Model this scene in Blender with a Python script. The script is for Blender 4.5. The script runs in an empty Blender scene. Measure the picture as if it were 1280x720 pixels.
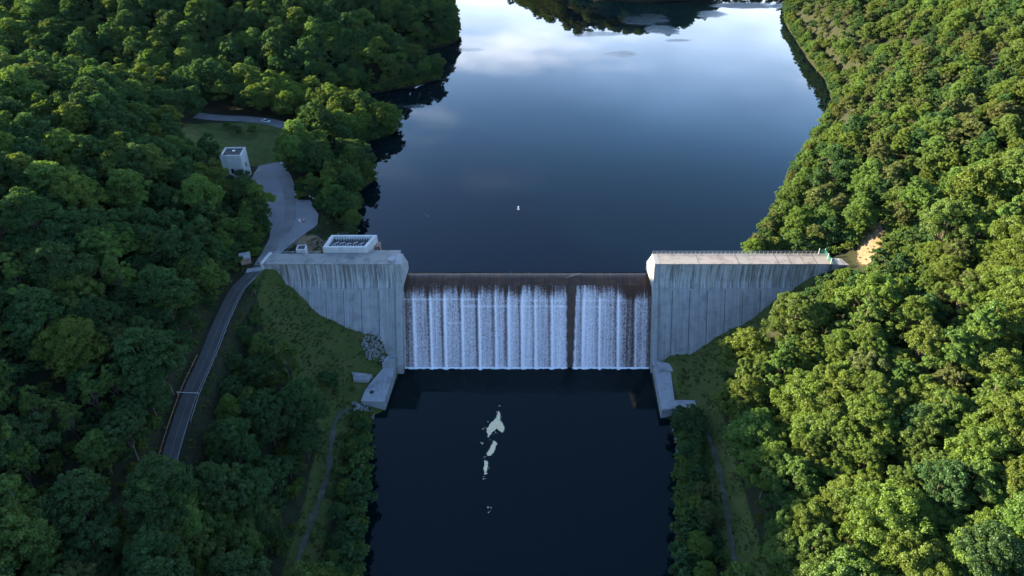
import bpy, bmesh, math, random
import numpy as np
from mathutils import Vector, Matrix

R = math.radians
rng = np.random.default_rng(11)
random.seed(11)
SC = bpy.context.scene
COL = SC.collection

# ------------------------------------------------------------------ helpers
def tag(o, label=None, cat=None, group=None, kind=None):
    if label: o['label'] = label
    if cat: o['category'] = cat
    if group: o['group'] = group
    if kind: o['kind'] = kind
    return o

def link(o, parent=None):
    COL.objects.link(o)
    if parent: o.parent = parent
    return o

def empty(name, loc=(0, 0, 0), rz=0.0):
    o = bpy.data.objects.new(name, None)
    o.empty_display_size = 1.0
    o.location = loc
    o.rotation_euler = (0, 0, rz)
    return link(o)

class MB:
    """collects simple shapes that become ONE mesh object"""
    def __init__(self):
        self.v, self.f, self.m = [], [], []
    def add(self, vs, fs, mi=0):
        b = len(self.v)
        self.v += [tuple(p) for p in vs]
        self.f += [tuple(i + b for i in f) for f in fs]
        self.m += [mi] * len(fs)
    def box(self, x0, x1, y0, y1, z0, z1, mi=0):
        v = [(x0, y0, z0), (x1, y0, z0), (x1, y1, z0), (x0, y1, z0), (x0, y0, z1), (x1, y0, z1), (x1, y1, z1), (x0, y1, z1)]
        self.add(v, [(0, 3, 2, 1), (4, 5, 6, 7), (0, 1, 5, 4), (1, 2, 6, 5), (2, 3, 7, 6), (3, 0, 4, 7)], mi)
    def prism_x(self, x0, x1, prof, mi=0):
        """prof: (y,z) points, counter-clockwise seen from +x"""
        n = len(prof)
        v = [(x0, y, z) for y, z in prof] + [(x1, y, z) for y, z in prof]
        f = [tuple(reversed(range(n))), tuple(range(n, 2 * n))]
        for i in range(n):
            j = (i + 1) % n
            f.append((i, j, n + j, n + i))
        self.add(v, f, mi)
    def prism_z(self, pts, z0, z1, mi=0):
        """pts: (x,y) counter-clockwise seen from above; z1 may be a list"""
        n = len(pts)
        zt = z1 if isinstance(z1, (list, tuple)) else [z1] * n
        v = [(x, y, z0) for x, y in pts] + [(p[0], p[1], z) for p, z in zip(pts, zt)]
        f = [tuple(reversed(range(n))), tuple(range(n, 2 * n))]
        for i in range(n):
            j = (i + 1) % n
            f.append((i, j, n + j, n + i))
        self.add(v, f, mi)
    def tube(self, pts, rads, seg=8, mi=0):
        pts = [Vector(p) for p in pts]
        if not isinstance(rads, (list, tuple)): rads = [rads] * len(pts)
        vs, fs = [], []
        for k, p in enumerate(pts):
            t = (pts[min(k + 1, len(pts) - 1)] - pts[max(k - 1, 0)]).normalized()
            a = t.orthogonal().normalized()
            if abs(t.z) < 0.999:
                a = t.cross(Vector((0, 0, 1))).normalized()
            b = t.cross(a).normalized()
            for s in range(seg):
                an = 2 * math.pi * s / seg
                vs.append(p + (a * math.cos(an) + b * math.sin(an)) * rads[k])
        for k in range(len(pts) - 1):
            for s in range(seg):
                s2 = (s + 1) % seg
                fs.append((k * seg + s, k * seg + s2, (k + 1) * seg + s2, (k + 1) * seg + s))
        fs.append(tuple(reversed(range(seg))))
        fs.append(tuple((len(pts) - 1) * seg + s for s in range(seg)))
        self.add(vs, fs, mi)
    def build(self, name, mats, parent=None, smooth=False, bevel=0.0):
        me = bpy.data.meshes.new(name)
        me.from_pydata(self.v, [], self.f)
        for m in (mats if isinstance(mats, (list, tuple)) else [mats]): me.materials.append(m)
        me.polygons.foreach_set('material_index', self.m)
        if smooth: me.polygons.foreach_set('use_smooth', [True] * len(self.f))
        bm = bmesh.new(); bm.from_mesh(me)
        bmesh.ops.recalc_face_normals(bm, faces=bm.faces)
        if bevel > 0:
            bmesh.ops.bevel(bm, geom=[e for e in bm.edges if len(e.link_faces) == 2 and e.calc_face_angle(0) > 0.6], offset=bevel, segments=1, affect='EDGES', clamp_overlap=True)
        bm.to_mesh(me); bm.free()
        me.update()
        return link(bpy.data.objects.new(name, me), parent)

def np_mesh(name, verts, faces, mats):
    """fast mesh from numpy arrays (all faces have the same number of corners)"""
    me = bpy.data.meshes.new(name)
    nv, nf, k = len(verts), len(faces), faces.shape[1]
    me.vertices.add(nv); me.vertices.foreach_set('co', verts.astype(np.float32).ravel())
    me.loops.add(nf * k); me.loops.foreach_set('vertex_index', faces.astype(np.int32).ravel())
    me.polygons.add(nf)
    me.polygons.foreach_set('loop_start', np.arange(0, nf * k, k, dtype=np.int32))
    for m in mats: me.materials.append(m)
    me.update(calc_edges=True)
    return me

# ------------------------------------------------------------------ materials
def new_mat(name):
    m = bpy.data.materials.new(name); m.use_nodes = True
    nt = m.node_tree; nt.nodes.clear()
    return m, nt, nt.nodes, nt.links

class NT:
    def __init__(self, name):
        self.m, self.nt, self.n, self.l = new_mat(name)
        self.out = self.n.new('ShaderNodeOutputMaterial')
        self.tc = self.n.new('ShaderNodeTexCoord')
    def mapping(self, scale, src='Object', loc=(0, 0, 0)):
        mp = self.n.new('ShaderNodeMapping'); mp.inputs['Scale'].default_value = scale; mp.inputs['Location'].default_value = loc
        self.l.new(self.tc.outputs[src], mp.inputs['Vector']); return mp.outputs[0]
    def noise(self, vec, scale, detail=4, rough=0.55, dist=0.0):
        t = self.n.new('ShaderNodeTexNoise')
        t.inputs['Scale'].default_value = scale; t.inputs['Detail'].default_value = detail
        t.inputs['Roughness'].default_value = rough; t.inputs['Distortion'].default_value = dist
        self.l.new(vec, t.inputs['Vector']); return t.outputs['Fac']
    def ramp(self, fac, stops, interp='LINEAR'):
        r = self.n.new('ShaderNodeValToRGB'); r.color_ramp.interpolation = interp
        el = r.color_ramp.elements
        while len(el) < len(stops): el.new(0.5)
        for e, (p, c) in zip(el, stops):
            e.position = p
            e.color = (c, c, c, 1) if isinstance(c, (int, float)) else (*c, 1)
        self.l.new(fac, r.inputs[0]); return r.outputs[0]
    def mix(self, fac, a, b, mode='MIX'):
        x = self.n.new('ShaderNodeMix'); x.data_type = 'RGBA'; x.blend_type = mode
        for s, v in ((x.inputs[0], fac), (x.inputs[6], a), (x.inputs[7], b)):
            if isinstance(v, (int, float)): s.default_value = v
            elif isinstance(v, tuple): s.default_value = (*v, 1)
            else: self.l.new(v, s)
        return x.outputs[2]
    def math(self, op, a, b=0.0, clamp=False):
        x = self.n.new('ShaderNodeMath'); x.operation = op; x.use_clamp = clamp
        for s, v in ((x.inputs[0], a), (x.inputs[1], b)):
            if isinstance(v, (int, float)): s.default_value = v
            else: self.l.new(v, s)
        return x.outputs[0]
    def sep(self, src='Object'):
        s = self.n.new('ShaderNodeSeparateXYZ'); self.l.new(self.tc.outputs[src], s.inputs[0]); return s.outputs
    def bump(self, h, strength=0.3, dist=0.1):
        b = self.n.new('ShaderNodeBump'); b.inputs['Strength'].default_value = strength; b.inputs['Distance'].default_value = dist
        self.l.new(h, b.inputs['Height']); return b.outputs[0]
    def principled(self, color, rough=0.8, metallic=0.0, normal=None, spec=0.3):
        p = self.n.new('ShaderNodeBsdfPrincipled')
        for k, v in (('Base Color', color), ('Roughness', rough), ('Metallic', metallic), ('Specular IOR Level', spec)):
            s = p.inputs[k]
            if isinstance(v, (int, float)): s.default_value = v
            elif isinstance(v, tuple): s.default_value = (*v, 1)
            else: self.l.new(v, s)
        if normal is not None: self.l.new(normal, p.inputs['Normal'])
        self.l.new(p.outputs[0], self.out.inputs[0]); return p

def plain(name, col, rough=0.6, metallic=0.0, var=0.12, scale=1.5):
    t = NT(name)
    n = t.noise(t.mapping((1, 1, 1)), scale, 5)
    c = t.ramp(n, [(0.25, tuple(x * (1 - var) for x in col)), (0.75, tuple(min(1, x * (1 + var)) for x in col))])
    t.principled(c, rough, metallic)
    return t.m

def concrete(name, base, streak=0.0, lifts=0.0, stain=0.35, dark=(0.10, 0.095, 0.085)):
    t = NT(name)
    a = t.noise(t.mapping((1, 1, 1)), 0.35, 6, 0.6)
    c = t.ramp(a, [(0.3, tuple(x * (1 - stain) for x in base)), (0.5, base), (0.75, tuple(min(0.8, x * (1 + stain * 0.4)) for x in base))])
    f = t.noise(t.mapping((1, 1, 1)), 5.0, 4, 0.7)
    c = t.mix(0.35, c, t.ramp(f, [(0.3, 0.55), (0.7, 1.0)]), 'MULTIPLY')
    if streak > 0:
        s = t.noise(t.mapping((1.15, 0.05, 0.045)), 1.0, 5, 0.7)
        s2 = t.noise(t.mapping((3.2, 0.1, 0.12)), 1.0, 3, 0.6)
        k = t.math('MULTIPLY', t.ramp(s, [(0.40, 0.0), (0.60, 1.0)]), streak)
        c = t.mix(k, c, dark)
        k2 = t.math('MULTIPLY', t.ramp(s2, [(0.50, 0.0), (0.66, 1.0)]), streak * 0.55)
        c = t.mix(k2, c, (0.52, 0.53, 0.52))
    h = f
    if lifts > 0:
        z = t.sep()[2]
        w = t.math('PINGPONG', z, 0.42)
        ln = t.ramp(t.math('DIVIDE', w, 0.42), [(0.0, 1.0), (0.16, 0.0)])
        n2 = t.noise(t.mapping((0.12, 0.2, 1.6)), 1.0, 3)
        c = t.mix(t.math('MULTIPLY', ln, t.math('MULTIPLY', n2, lifts)), c, (0.14, 0.14, 0.14))
    t.principled(c, 0.85, normal=t.bump(h, 0.25, 0.04))
    return t.m

M = {}
M['conc_top'] = concrete('concrete_top', (0.27, 0.245, 0.22), 0.0, 0.0, 0.40)
M['conc_upper'] = concrete('concrete_streaked', (0.37, 0.365, 0.355), 0.92, 0.0, 0.35)
M['conc_panel'] = concrete('concrete_panel', (0.315, 0.31, 0.31), 0.34, 0.85, 0.30)
M['conc_pil'] = concrete('concrete_pilaster', (0.345, 0.34, 0.34), 0.3, 0.5, 0.28)
M['conc_wall'] = concrete('concrete_training_wall', (0.33, 0.325, 0.315), 0.25, 0.0, 0.25)
M['conc_slab'] = concrete('concrete_slab', (0.30, 0.30, 0.30), 0.0, 0.0, 0.4)
M['conc_white'] = concrete('whitewashed_concrete', (0.55, 0.54, 0.52), 0.18, 0.0, 0.15)
M['joint'] = plain('dark_joint', (0.07, 0.07, 0.07), 0.9)
M['roof'] = plain('tar_roof', (0.06, 0.055, 0.055), 0.9, 0, 0.5, 0.8)
M['dark'] = plain('dark_opening', (0.02, 0.02, 0.02), 0.8)
M['steel'] = plain('galvanised_steel', (0.42, 0.42, 0.42), 0.45, 0.7)
M['dull'] = plain('dull_weathered_rail', (0.20, 0.20, 0.20), 0.7, 0.2)
M['rust'] = plain('rusty_guard_rail', (0.20, 0.10, 0.06), 0.8, 0, 0.4)
M['worn_white'] = plain('worn_white_line', (0.26, 0.26, 0.25), 0.8, 0, 0.4)
M['worn_yellow'] = plain('worn_yellow_line', (0.20, 0.16, 0.07), 0.8, 0, 0.5)
M['white'] = plain('white_paint', (0.75, 0.75, 0.73), 0.5)
M['orange'] = plain('orange_plastic', (0.65, 0.12, 0.05), 0.5)
M['yellow'] = plain('yellow_paint', (0.62, 0.45, 0.08), 0.5)
M['green_mesh'] = plain('green_vinyl_mesh', (0.04, 0.20, 0.15), 0.6)
M['wood'] = plain('weathered_wood', (0.30, 0.25, 0.20), 0.9, 0, 0.4)
M['bark'] = plain('bark', (0.13, 0.10, 0.075), 0.95, 0, 0.4, 2.0)
M['bark_pale'] = plain('pale_bare_bark', (0.20, 0.18, 0.155), 0.9, 0, 0.3, 2.0)
M['rock'] = plain('grey_rock', (0.19, 0.185, 0.18), 0.9, 0, 0.4, 0.8)
M['brick'] = plain('reddish_stone', (0.28, 0.17, 0.13), 0.9, 0, 0.5, 1.2)
M['glass'] = plain('dark_glass', (0.02, 0.025, 0.03), 0.08)
M['rubber'] = plain('black_rubber', (0.02, 0.02, 0.02), 0.9)
M['car_white'] = plain('white_car_paint', (0.62, 0.64, 0.66), 0.3)
M['car_dark'] = plain('dark_car_paint', (0.05, 0.05, 0.06), 0.3)
M['lamp'] = plain('lamp_lens', (0.6, 0.5, 0.45), 0.2)

# wet brown weir concrete
t = NT('wet_brown_weir')
a = t.noise(t.mapping((0.3, 0.6, 0.6)), 1.0, 6, 0.65)
s = t.noise(t.mapping((1.6, 0.05, 0.05)), 1.0, 5, 0.65)
c = t.ramp(a, [(0.3, (0.055, 0.026, 0.014)), (0.55, (0.105, 0.050, 0.027)), (0.8, (0.150, 0.080, 0.048))])
c = t.mix(t.ramp(s, [(0.35, 0.8), (0.65, 0.0)]), c, (0.022, 0.016, 0.013))
t.principled(c, 0.5, normal=t.bump(s, 0.3, 0.05), spec=0.3)
M['weir'] = t.m

# falling white water over the weir face: foam streaks over a dark wet face (foam density and painted ridge shadow share a vertex attribute)
t = NT('falling_water')
at_ = t.n.new('ShaderNodeAttribute'); at_.attribute_name = 'foam'
grain = t.noise(t.mapping((1.6, 0.9, 1.1)), 1.4, 5, 0.75)
fine = t.noise(t.mapping((1.8, 2.2, 2.2)), 2.6, 3, 0.7)
streak = t.noise(t.mapping((1.9, 0.04, 0.03)), 1.0, 6, 0.72)
d = t.math('ADD', at_.outputs['Fac'], t.math('MULTIPLY', t.math('SUBTRACT', grain, 0.5), 1.35))
d = t.math('ADD', d, t.math('MULTIPLY', t.math('SUBTRACT', streak, 0.5), 0.95))
d = t.math('ADD', d, t.math('MULTIPLY', t.math('SUBTRACT', fine, 0.5), 0.9))
c = t.ramp(d, [(0.0, (0.060, 0.030, 0.018)), (0.28, (0.15, 0.11, 0.10)), (0.56, (0.50, 0.43, 0.44)), (1.0, (0.92, 0.83, 0.83))])
t.principled(c, 0.6, normal=t.bump(t.math('ADD', fine, grain), 0.6, 0.15), spec=0.15)
M['falls'] = t.m

t = NT('white_foam')
n = t.noise(t.mapping((1, 1, 1)), 1.2, 5, 0.7)
t.principled(t.ramp(n, [(0.3, (0.55, 0.57, 0.58)), (0.6, (0.82, 0.83, 0.84))]), 0.7)
M['foam'] = t.m
t = NT('cream_foam')
n = t.noise(t.mapping((1, 1, 1)), 0.9, 6, 0.7)
t.principled(t.ramp(n, [(0.25, (0.66, 0.44, 0.22)), (0.5, (0.90, 0.67, 0.37)), (0.75, (0.92, 0.74, 0.48))]), 0.85, normal=t.bump(n, 0.5, 0.1))
M['cream'] = t.m

# still water
def water(name, deep, ripple_pts=None, ripple=0.04, rough=0.02, spec=0.5):
    t = NT(name)
    n1 = t.noise(t.mapping((0.45, 0.2, 1)), 1.0, 4, 0.6)
    n2 = t.noise(t.mapping((1, 1, 1)), 0.02, 3, 0.5)
    amp = t.math('MULTIPLY', t.ramp(n2, [(0.35, 0.25), (0.7, 1.0)]), ripple)
    rg = None
    if ripple_pts:
        xyz = t.sep()
        warp = t.noise(t.mapping((0.7, 1.3, 1)), 0.07, 6, 0.65)
        tot = None
        for (px, py, rx, ry, amt) in ripple_pts:
            dx = t.math('DIVIDE', t.math('SUBTRACT', xyz[0], px), rx)
            dy = t.math('DIVIDE', t.math('SUBTRACT', xyz[1], py), ry)
            q = t.math('ADD', t.math('MULTIPLY', dx, dx), t.math('MULTIPLY', dy, dy))
            q = t.math('ADD', q, t.math('MULTIPLY', t.math('SUBTRACT', warp, 0.5), 4.0))
            k = t.math('MULTIPLY', t.math('SUBTRACT', 1.25, q, True), 1.1, True)
            k = t.math('MULTIPLY', k, amt)
            tot = k if tot is None else t.math('MAXIMUM', tot, k)
        amp = t.math('ADD', amp, t.math('MULTIPLY', tot, 1.0))
        rg = t.math('ADD', t.math('MULTIPLY', tot, 0.40), rough)
    b = t.n.new('ShaderNodeBump'); b.inputs['Distance'].default_value = 0.25
    t.l.new(amp, b.inputs['Strength']); t.l.new(n1, b.inputs['Height'])
    p = t.principled(deep, rg if rg is not None else rough, normal=b.outputs[0], spec=spec)
    p.inputs['IOR'].default_value = 1.333
    return t.m
M['lake'] = water('lake_water', (0.0001, 0.0036, 0.0066), [
    (93, 325, 17, 17, 0.9), (63, 246, 13, 7, 0.5), (100, 300, 12, 11, 0.7), (108, 275, 10, 4, 0.5), (178, 362, 32, 9, 0.9),
    (52, 288, 16, 6, 0.35), (143, 338, 11, 10, 0.7), (-76, 159, 22, 3.5, 0.7), (188, 283, 12, 5, 0.3), (-40, 255, 14, 4, 0.4)])
M['river'] = water('river_water', (0.0, 0.0052, 0.0066), [(0, -24, 60, 9, 0.55), (-6, -62, 26, 30, 0.16)], 0.10, 0.06, 0.28)

# ground: forest floor, grass and bare earth by masks kept as vertex attributes
t = NT('ground')
ag = t.n.new('ShaderNodeAttribute'); ag.attribute_name = 'grass'
ad = t.n.new('ShaderNodeAttribute'); ad.attribute_name = 'dirt'
n1 = t.noise(t.mapping((1, 1, 1)), 0.25, 6, 0.65)
n2 = t.noise(t.mapping((1, 1, 1)), 1.6, 5, 0.7)
floor = t.ramp(n1, [(0.3, (0.016, 0.020, 0.010)), (0.6, (0.028, 0.030, 0.015)), (0.8, (0.045, 0.036, 0.022))])
grass = t.ramp(n1, [(0.3, (0.042, 0.070, 0.016)), (0.5, (0.076, 0.094, 0.024)), (0.75, (0.12, 0.100, 0.042))])
grass = t.mix(0.55, grass, t.ramp(n2, [(0.3, 0.35), (0.65, 1.0)]), 'MULTIPLY')
dirt = t.ramp(n2, [(0.3, (0.13, 0.085, 0.05)), (0.6, (0.24, 0.165, 0.10))])
c = t.mix(t.ramp(t.math('ADD', ag.outputs['Fac'], t.math('MULTIPLY', t.math('SUBTRACT', n2, 0.5), 0.5)), [(0.4, 0.0), (0.6, 1.0)]), floor, grass)
c = t.mix(t.ramp(t.math('ADD', ad.outputs['Fac'], t.math('MULTIPLY', t.math('SUBTRACT', n2, 0.5), 0.9)), [(0.4, 0.0), (0.6, 1.0)]), c, dirt)
t.principled(c, 0.95, normal=t.bump(n2, 0.35, 0.3), spec=0.1)
M['ground'] = t.m

t = NT('asphalt')
n1 = t.noise(t.mapping((1, 1, 1)), 0.18, 6, 0.65); n2 = t.noise(t.mapping((1, 1, 1)), 6.0, 3, 0.7)
c = t.ramp(n1, [(0.3, (0.050, 0.050, 0.052)), (0.7, (0.085, 0.084, 0.083))])  # dark asphalt, lowered further to carry tree shade over the sloping road
c = t.mix(0.4, c, t.ramp(n2, [(0.3, 0.6), (0.7, 1.0)]), 'MULTIPLY')
t.principled(c, 0.9)
M['asphalt'] = t.m
t = NT('gravel_paving')
n1 = t.noise(t.mapping((1, 1, 1)), 0.12, 6, 0.7); n2 = t.noise(t.mapping((1, 1, 1)), 4.0, 3, 0.7)
c = t.ramp(n1, [(0.3, (0.16, 0.158, 0.156)), (0.7, (0.225, 0.22, 0.215))])
c = t.mix(0.4, c, t.ramp(n2, [(0.3, 0.6), (0.7, 1.0)]), 'MULTIPLY')
t.principled(c, 0.95)
M['lot'] = t.m
M['lane'] = plain('worn_lane_asphalt', (0.145, 0.142, 0.14), 0.9, 0, 0.25, 0.15)
t = NT('trail_gravel')
n1 = t.noise(t.mapping((1, 1, 1)), 0.5, 6, 0.75)
t.principled(t.ramp(n1, [(0.35, (0.035, 0.045, 0.02)), (0.55, (0.085, 0.08, 0.06)), (0.75, (0.15, 0.14, 0.12))]), 0.95)
M['trail'] = t.m

def leaf_mat(name, col, trans, var=0.25):
    t = NT(name)
    oi = t.n.new('ShaderNodeObjectInfo')
    tint = t.n.new('ShaderNodeAttribute'); tint.attribute_name = 'tint'
    hsv = t.n.new('ShaderNodeHueSaturation')
    t.l.new(t.ramp(oi.outputs['Random'], [(0.0, 0.485), (1.0, 0.512)]), hsv.inputs['Hue'])
    t.l.new(t.math('ADD', t.math('MULTIPLY', oi.outputs['Random'], var), 1 - var / 2), hsv.inputs['Value'])
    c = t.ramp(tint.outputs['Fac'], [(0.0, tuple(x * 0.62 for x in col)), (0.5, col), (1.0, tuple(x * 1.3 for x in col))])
    t.l.new(c, hsv.inputs['Color'])
    d = t.n.new('ShaderNodeBsdfDiffuse'); t.l.new(hsv.outputs[0], d.inputs[0])
    tr = t.n.new('ShaderNodeBsdfTranslucent')
    t.l.new(t.mix(1.0, hsv.outputs[0], trans, 'MULTIPLY'), tr.inputs[0])
    ms = t.n.new('ShaderNodeMixShader'); ms.inputs[0].default_value = 0.42
    t.l.new(d.outputs[0], ms.inputs[1]); t.l.new(tr.outputs[0], ms.inputs[2])
    gl = t.n.new('ShaderNodeBsdfGlossy'); gl.inputs['Roughness'].default_value = 0.5; gl.inputs['Color'].default_value = (0.8, 0.9, 1.0, 1)
    m2 = t.n.new('ShaderNodeMixShader'); m2.inputs[0].default_value = 0.010
    t.l.new(ms.outputs[0], m2.inputs[1]); t.l.new(gl.outputs[0], m2.inputs[2])
    t.l.new(m2.outputs[0], t.out.inputs[0])
    return t.m
TR = (1.25, 1.2, 0.55)
LEAF = {
    'bright green': leaf_mat('bright_leaves', (0.108, 0.160, 0.028), TR),
    'mid green': leaf_mat('mid_green_leaves', (0.092, 0.150, 0.032), TR),
    'deep green': leaf_mat('deep_green_leaves', (0.050, 0.104, 0.032), TR),
    'olive': leaf_mat('olive_leaves', (0.100, 0.122, 0.038), TR),
}

# ------------------------------------------------------------------ terrain
LAKE_Z = 28.0
LAKE = np.array([(-94, 4), (-80, 10.5), (-68, 15), (-66, 24), (-69, 37), (-73, 62), (-67, 73), (-74, 84), (-84, 100), (-78, 112), (-66, 122), (-64, 128), (-74, 136),
                 (-92, 152), (-120, 158), (-122, 163), (-95, 174), (-60, 190), (-48, 202), (-52, 212), (-80, 235), (-84, 244), (-50, 262), (-42, 275), (-44, 300), (-52, 340), (-70, 400),
                 (-150, 520), (-150, 600), (-40, 560), (-10, 470), (30, 400), (60, 377), (100, 372), (138, 378), (160, 420), (200, 470), (260, 470), (240, 420), (206, 366),
                 (190, 312), (186, 275), (181, 235), (179, 200), (170, 160), (147, 121), (119, 74), (104, 45), (92, 24), (82, 9), (82, -1), (-94, -1)], float)
RIVER = np.array([(-46, -17), (-47, -22), (-49, -41), (-53, -44), (-51.5, -58), (-50, -71), (-48, -88), (-46.5, -103), (-45, -140), (-44, -260), (-60, -700),
                  (60, -700), (32, -260), (35, -140), (38, -103), (41.5, -88), (45, -71), (47.5, -58), (48, -46), (44, -44), (44.5, -22), (44.6, -17)], float)

def sdist(px, py, poly):
    """signed distance, positive outside"""
    n = len(poly); best = np.full(px.shape, 1e18); ins = np.zeros(px.shape, bool)
    for i in range(n):
        ax, ay = poly[i]; bx, by = poly[(i + 1) % n]
        dx, dy = bx - ax, by - ay
        tt = np.clip(((px - ax) * dx + (py - ay) * dy) / (dx * dx + dy * dy + 1e-9), 0, 1)
        best = np.minimum(best, (px - ax - tt * dx) ** 2 + (py - ay - tt * dy) ** 2)
        c = (ay > py) != (by > py)
        with np.errstate(divide='ignore', invalid='ignore'):
            xi = ax + (py - ay) * (bx - ax) / ((by - ay) if by != ay else 1e-9)
        ins ^= c & (px < xi)
    d = np.sqrt(best)
    return np.where(ins, -d, d)

class RBF:
    def __init__(self, pts):
        P = np.array(pts, float); self.P = P[:, :2]
        n = len(P)
        D = np.linalg.norm(self.P[:, None] - self.P[None], axis=2)
        A = np.zeros((n + 3, n + 3)); A[:n, :n] = D + np.eye(n) * 0.6
        A[:n, n] = 1; A[:n, n + 1:] = self.P; A[n, :n] = 1; A[n + 1:, :n] = self.P.T
        self.w = np.linalg.solve(A, np.concatenate([P[:, 2], [0, 0, 0]]))
    def __call__(self, x, y):
        out = np.full(x.shape, self.w[len(self.P)]) + self.w[-2] * x + self.w[-1] * y
        for (px, py), w in zip(self.P, self.w): out = out + w * np.hypot(x - px, y - py)
        return out

DN = [  # downstream of the dam
    (-105, -4.4, 33.5), (-94, -4.4, 31.5), (-84, -6.6, 27.0), (-74, -11.3, 18.6), (-66, -12.7, 16.0), (-58, -13.5, 14.0), (-50.4, -14.4, 12.5), (-48, -15, 12),
    (-49, -24, 5.0), (-52, -27, 3.5), (-58, -34, 3.3), (-58, -42, 3.0), (-60, -24, 6.6), (-63, -29, 4.2), (-57, -29, 3.6), (-70, -22, 13), (-80, -20, 20),
    (-97.7, -10.4, 33.4), (-100, -16.5, 32.8), (-100.4, -32.7, 31.3), (-100, -47.4, 29.8), (-101, -60.7, 28.3), (-100, -72.4, 26.8), (-99, -83.4, 25.3), (-97, -100, 23.3), (-93, -116, 20.8),
    (-90, -35, 23), (-88, -60, 19), (-85, -90, 15), (-82, -115, 12), (-72, -40, 10), (-72, -65, 8), (-72, -90, 7), (-64, -46, 4.2), (-62.5, -61, 4), (-61.6, -74, 4), (-63, -88, 4), (-63, -101, 4), (-65, -130, 4),
    (-112, -20, 36), (-112, -60, 33), (-112, -100, 28), (-150, -10, 54), (-150, -50, 50), (-150, -100, 45), (-140, -140, 38), (-220, 0, 67), (-220, -60, 66), (-220, -120, 64), (-300, -60, 72), (-300, 20, 72), (-300, -140, 70),
    (-110, 10, 35), (-110, 60, 38),
    (108, -3, 33.7), (93, -7.3, 25.6), (79, -12.3, 16.8), (59, -18.4, 6.2), (46.8, -18.4, 6.2), (47, -24, 4.4), (52, -30, 4.6), (60, -38, 5.2), (53, -46, 3.0),
    (70, -25, 13), (85, -25, 23), (100, -25, 33), (57, -52, 4.6), (57, -66, 4.6), (56, -81, 4.6), (54, -99, 4.6), (52, -130, 4.6), (66, -52, 9), (66, -80, 9), (64, -105, 9),
    (85, -55, 22), (85, -90, 20), (82, -120, 18), (116, -8, 37), (125, -14, 43), (120, -60, 37), (120, -110, 34), (150, -10, 54), (160, -60, 54), (160, -110, 50), (220, -20, 82), (240, -90, 84), (320, -40, 112), (330, -120, 108),
    (0, -300, -3), (-200, -320, 60), (200, -320, 70), (-400, -400, 72), (400, -400, 110), (-700, -100, 66), (700, -100, 150), (0, -900, 0), (-700, -900, 70), (700, -900, 90)]
UP = [  # upstream
    (-94, 3, 33.8), (-88, 8, 32), (-80, 16, 30.5), (-90, 20, 32), (-95, 5, 33.6), (-98, 18, 32), (-92, 40, 32), (-84, 30, 31.6), (-82, 48, 31.5), (-94, 60, 32), (-84, 70, 31), (-110, 50, 32), (-119, 55, 32), (-110, 80, 32.3), (-95, 95, 32), (-120, 80, 32.6),
    (-112, 100, 33), (-135, 100, 34), (-120, 121, 33.6), (-138, 126, 34), (-155, 127, 34.5), (-95, 120, 31), (-80, 120, 30.5), (-100, 138, 31), (-125, 145, 33), (-170, 130, 37), (-190, 140, 40),
    (-110, 30, 36), (-118, 15, 41), (-135, 30, 46), (-135, 60, 40), (-140, 80, 38), (-150, 100, 38), (-150, 10, 53), (-165, 60, 56), (-170, 90, 50), (-220, 10, 67), (-220, 50, 66), (-220, 90, 59), (-215, 125, 42), (-230, 160, 36), (-300, 20, 72), (-300, 90, 68), (-300, 150, 45), (-300, 190, 42), (-400, 200, 46),
    (-150, 180, 34), (-180, 190, 40), (-100, 200, 38), (-130, 230, 50), (-180, 240, 58), (-120, 262, 44), (-90, 290, 46), (-90, 330, 44), (-160, 300, 62), (-250, 260, 66), (-260, 330, 76), (-170, 390, 56), (-120, 430, 44), (-350, 300, 80), (-330, 420, 85), (-230, 480, 60),
    (108, 3, 33.7), (95, 12, 31.5), (110, 20, 36), (122, 3, 41), (128, -4, 44), (135, 12, 48), (150, 3, 54), (115, 45, 37), (135, 45, 47), (135, 80, 42), (160, 80, 55), (170, 140, 46), (190, 140, 58), (185, 200, 42), (205, 200, 56), (200, 280, 44), (230, 280, 62), (225, 360, 44), (250, 370, 58),
    (200, 20, 76), (220, 90, 82), (260, 180, 90), (300, 280, 92), (320, 380, 86), (320, 60, 116), (380, 180, 122), (420, 300, 120), (450, 420, 112), (320, 520, 60), (420, 560, 84),
    (0, 520, 44), (40, 440, 44), (80, 420, 52), (110, 430, 54), (60, 520, 74), (110, 520, 70), (160, 540, 52), (20, 650, 90), (120, 650, 96), (240, 600, 66), (-60, 640, 58), (-180, 680, 70), (300, 760, 110), (-200, 800, 100), (0, 900, 120),
    (-700, 100, 66), (700, 100, 150), (-700, 700, 90), (700, 700, 140), (0, 1500, 130), (-800, 1500, 130), (800, 1500, 130)]
rbf_dn, rbf_up = RBF(DN), RBF(UP)

def sstep(a, b, x):
    t = np.clip((x - a) / (b - a), 0, 1); return t * t * (3 - 2 * t)

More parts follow.
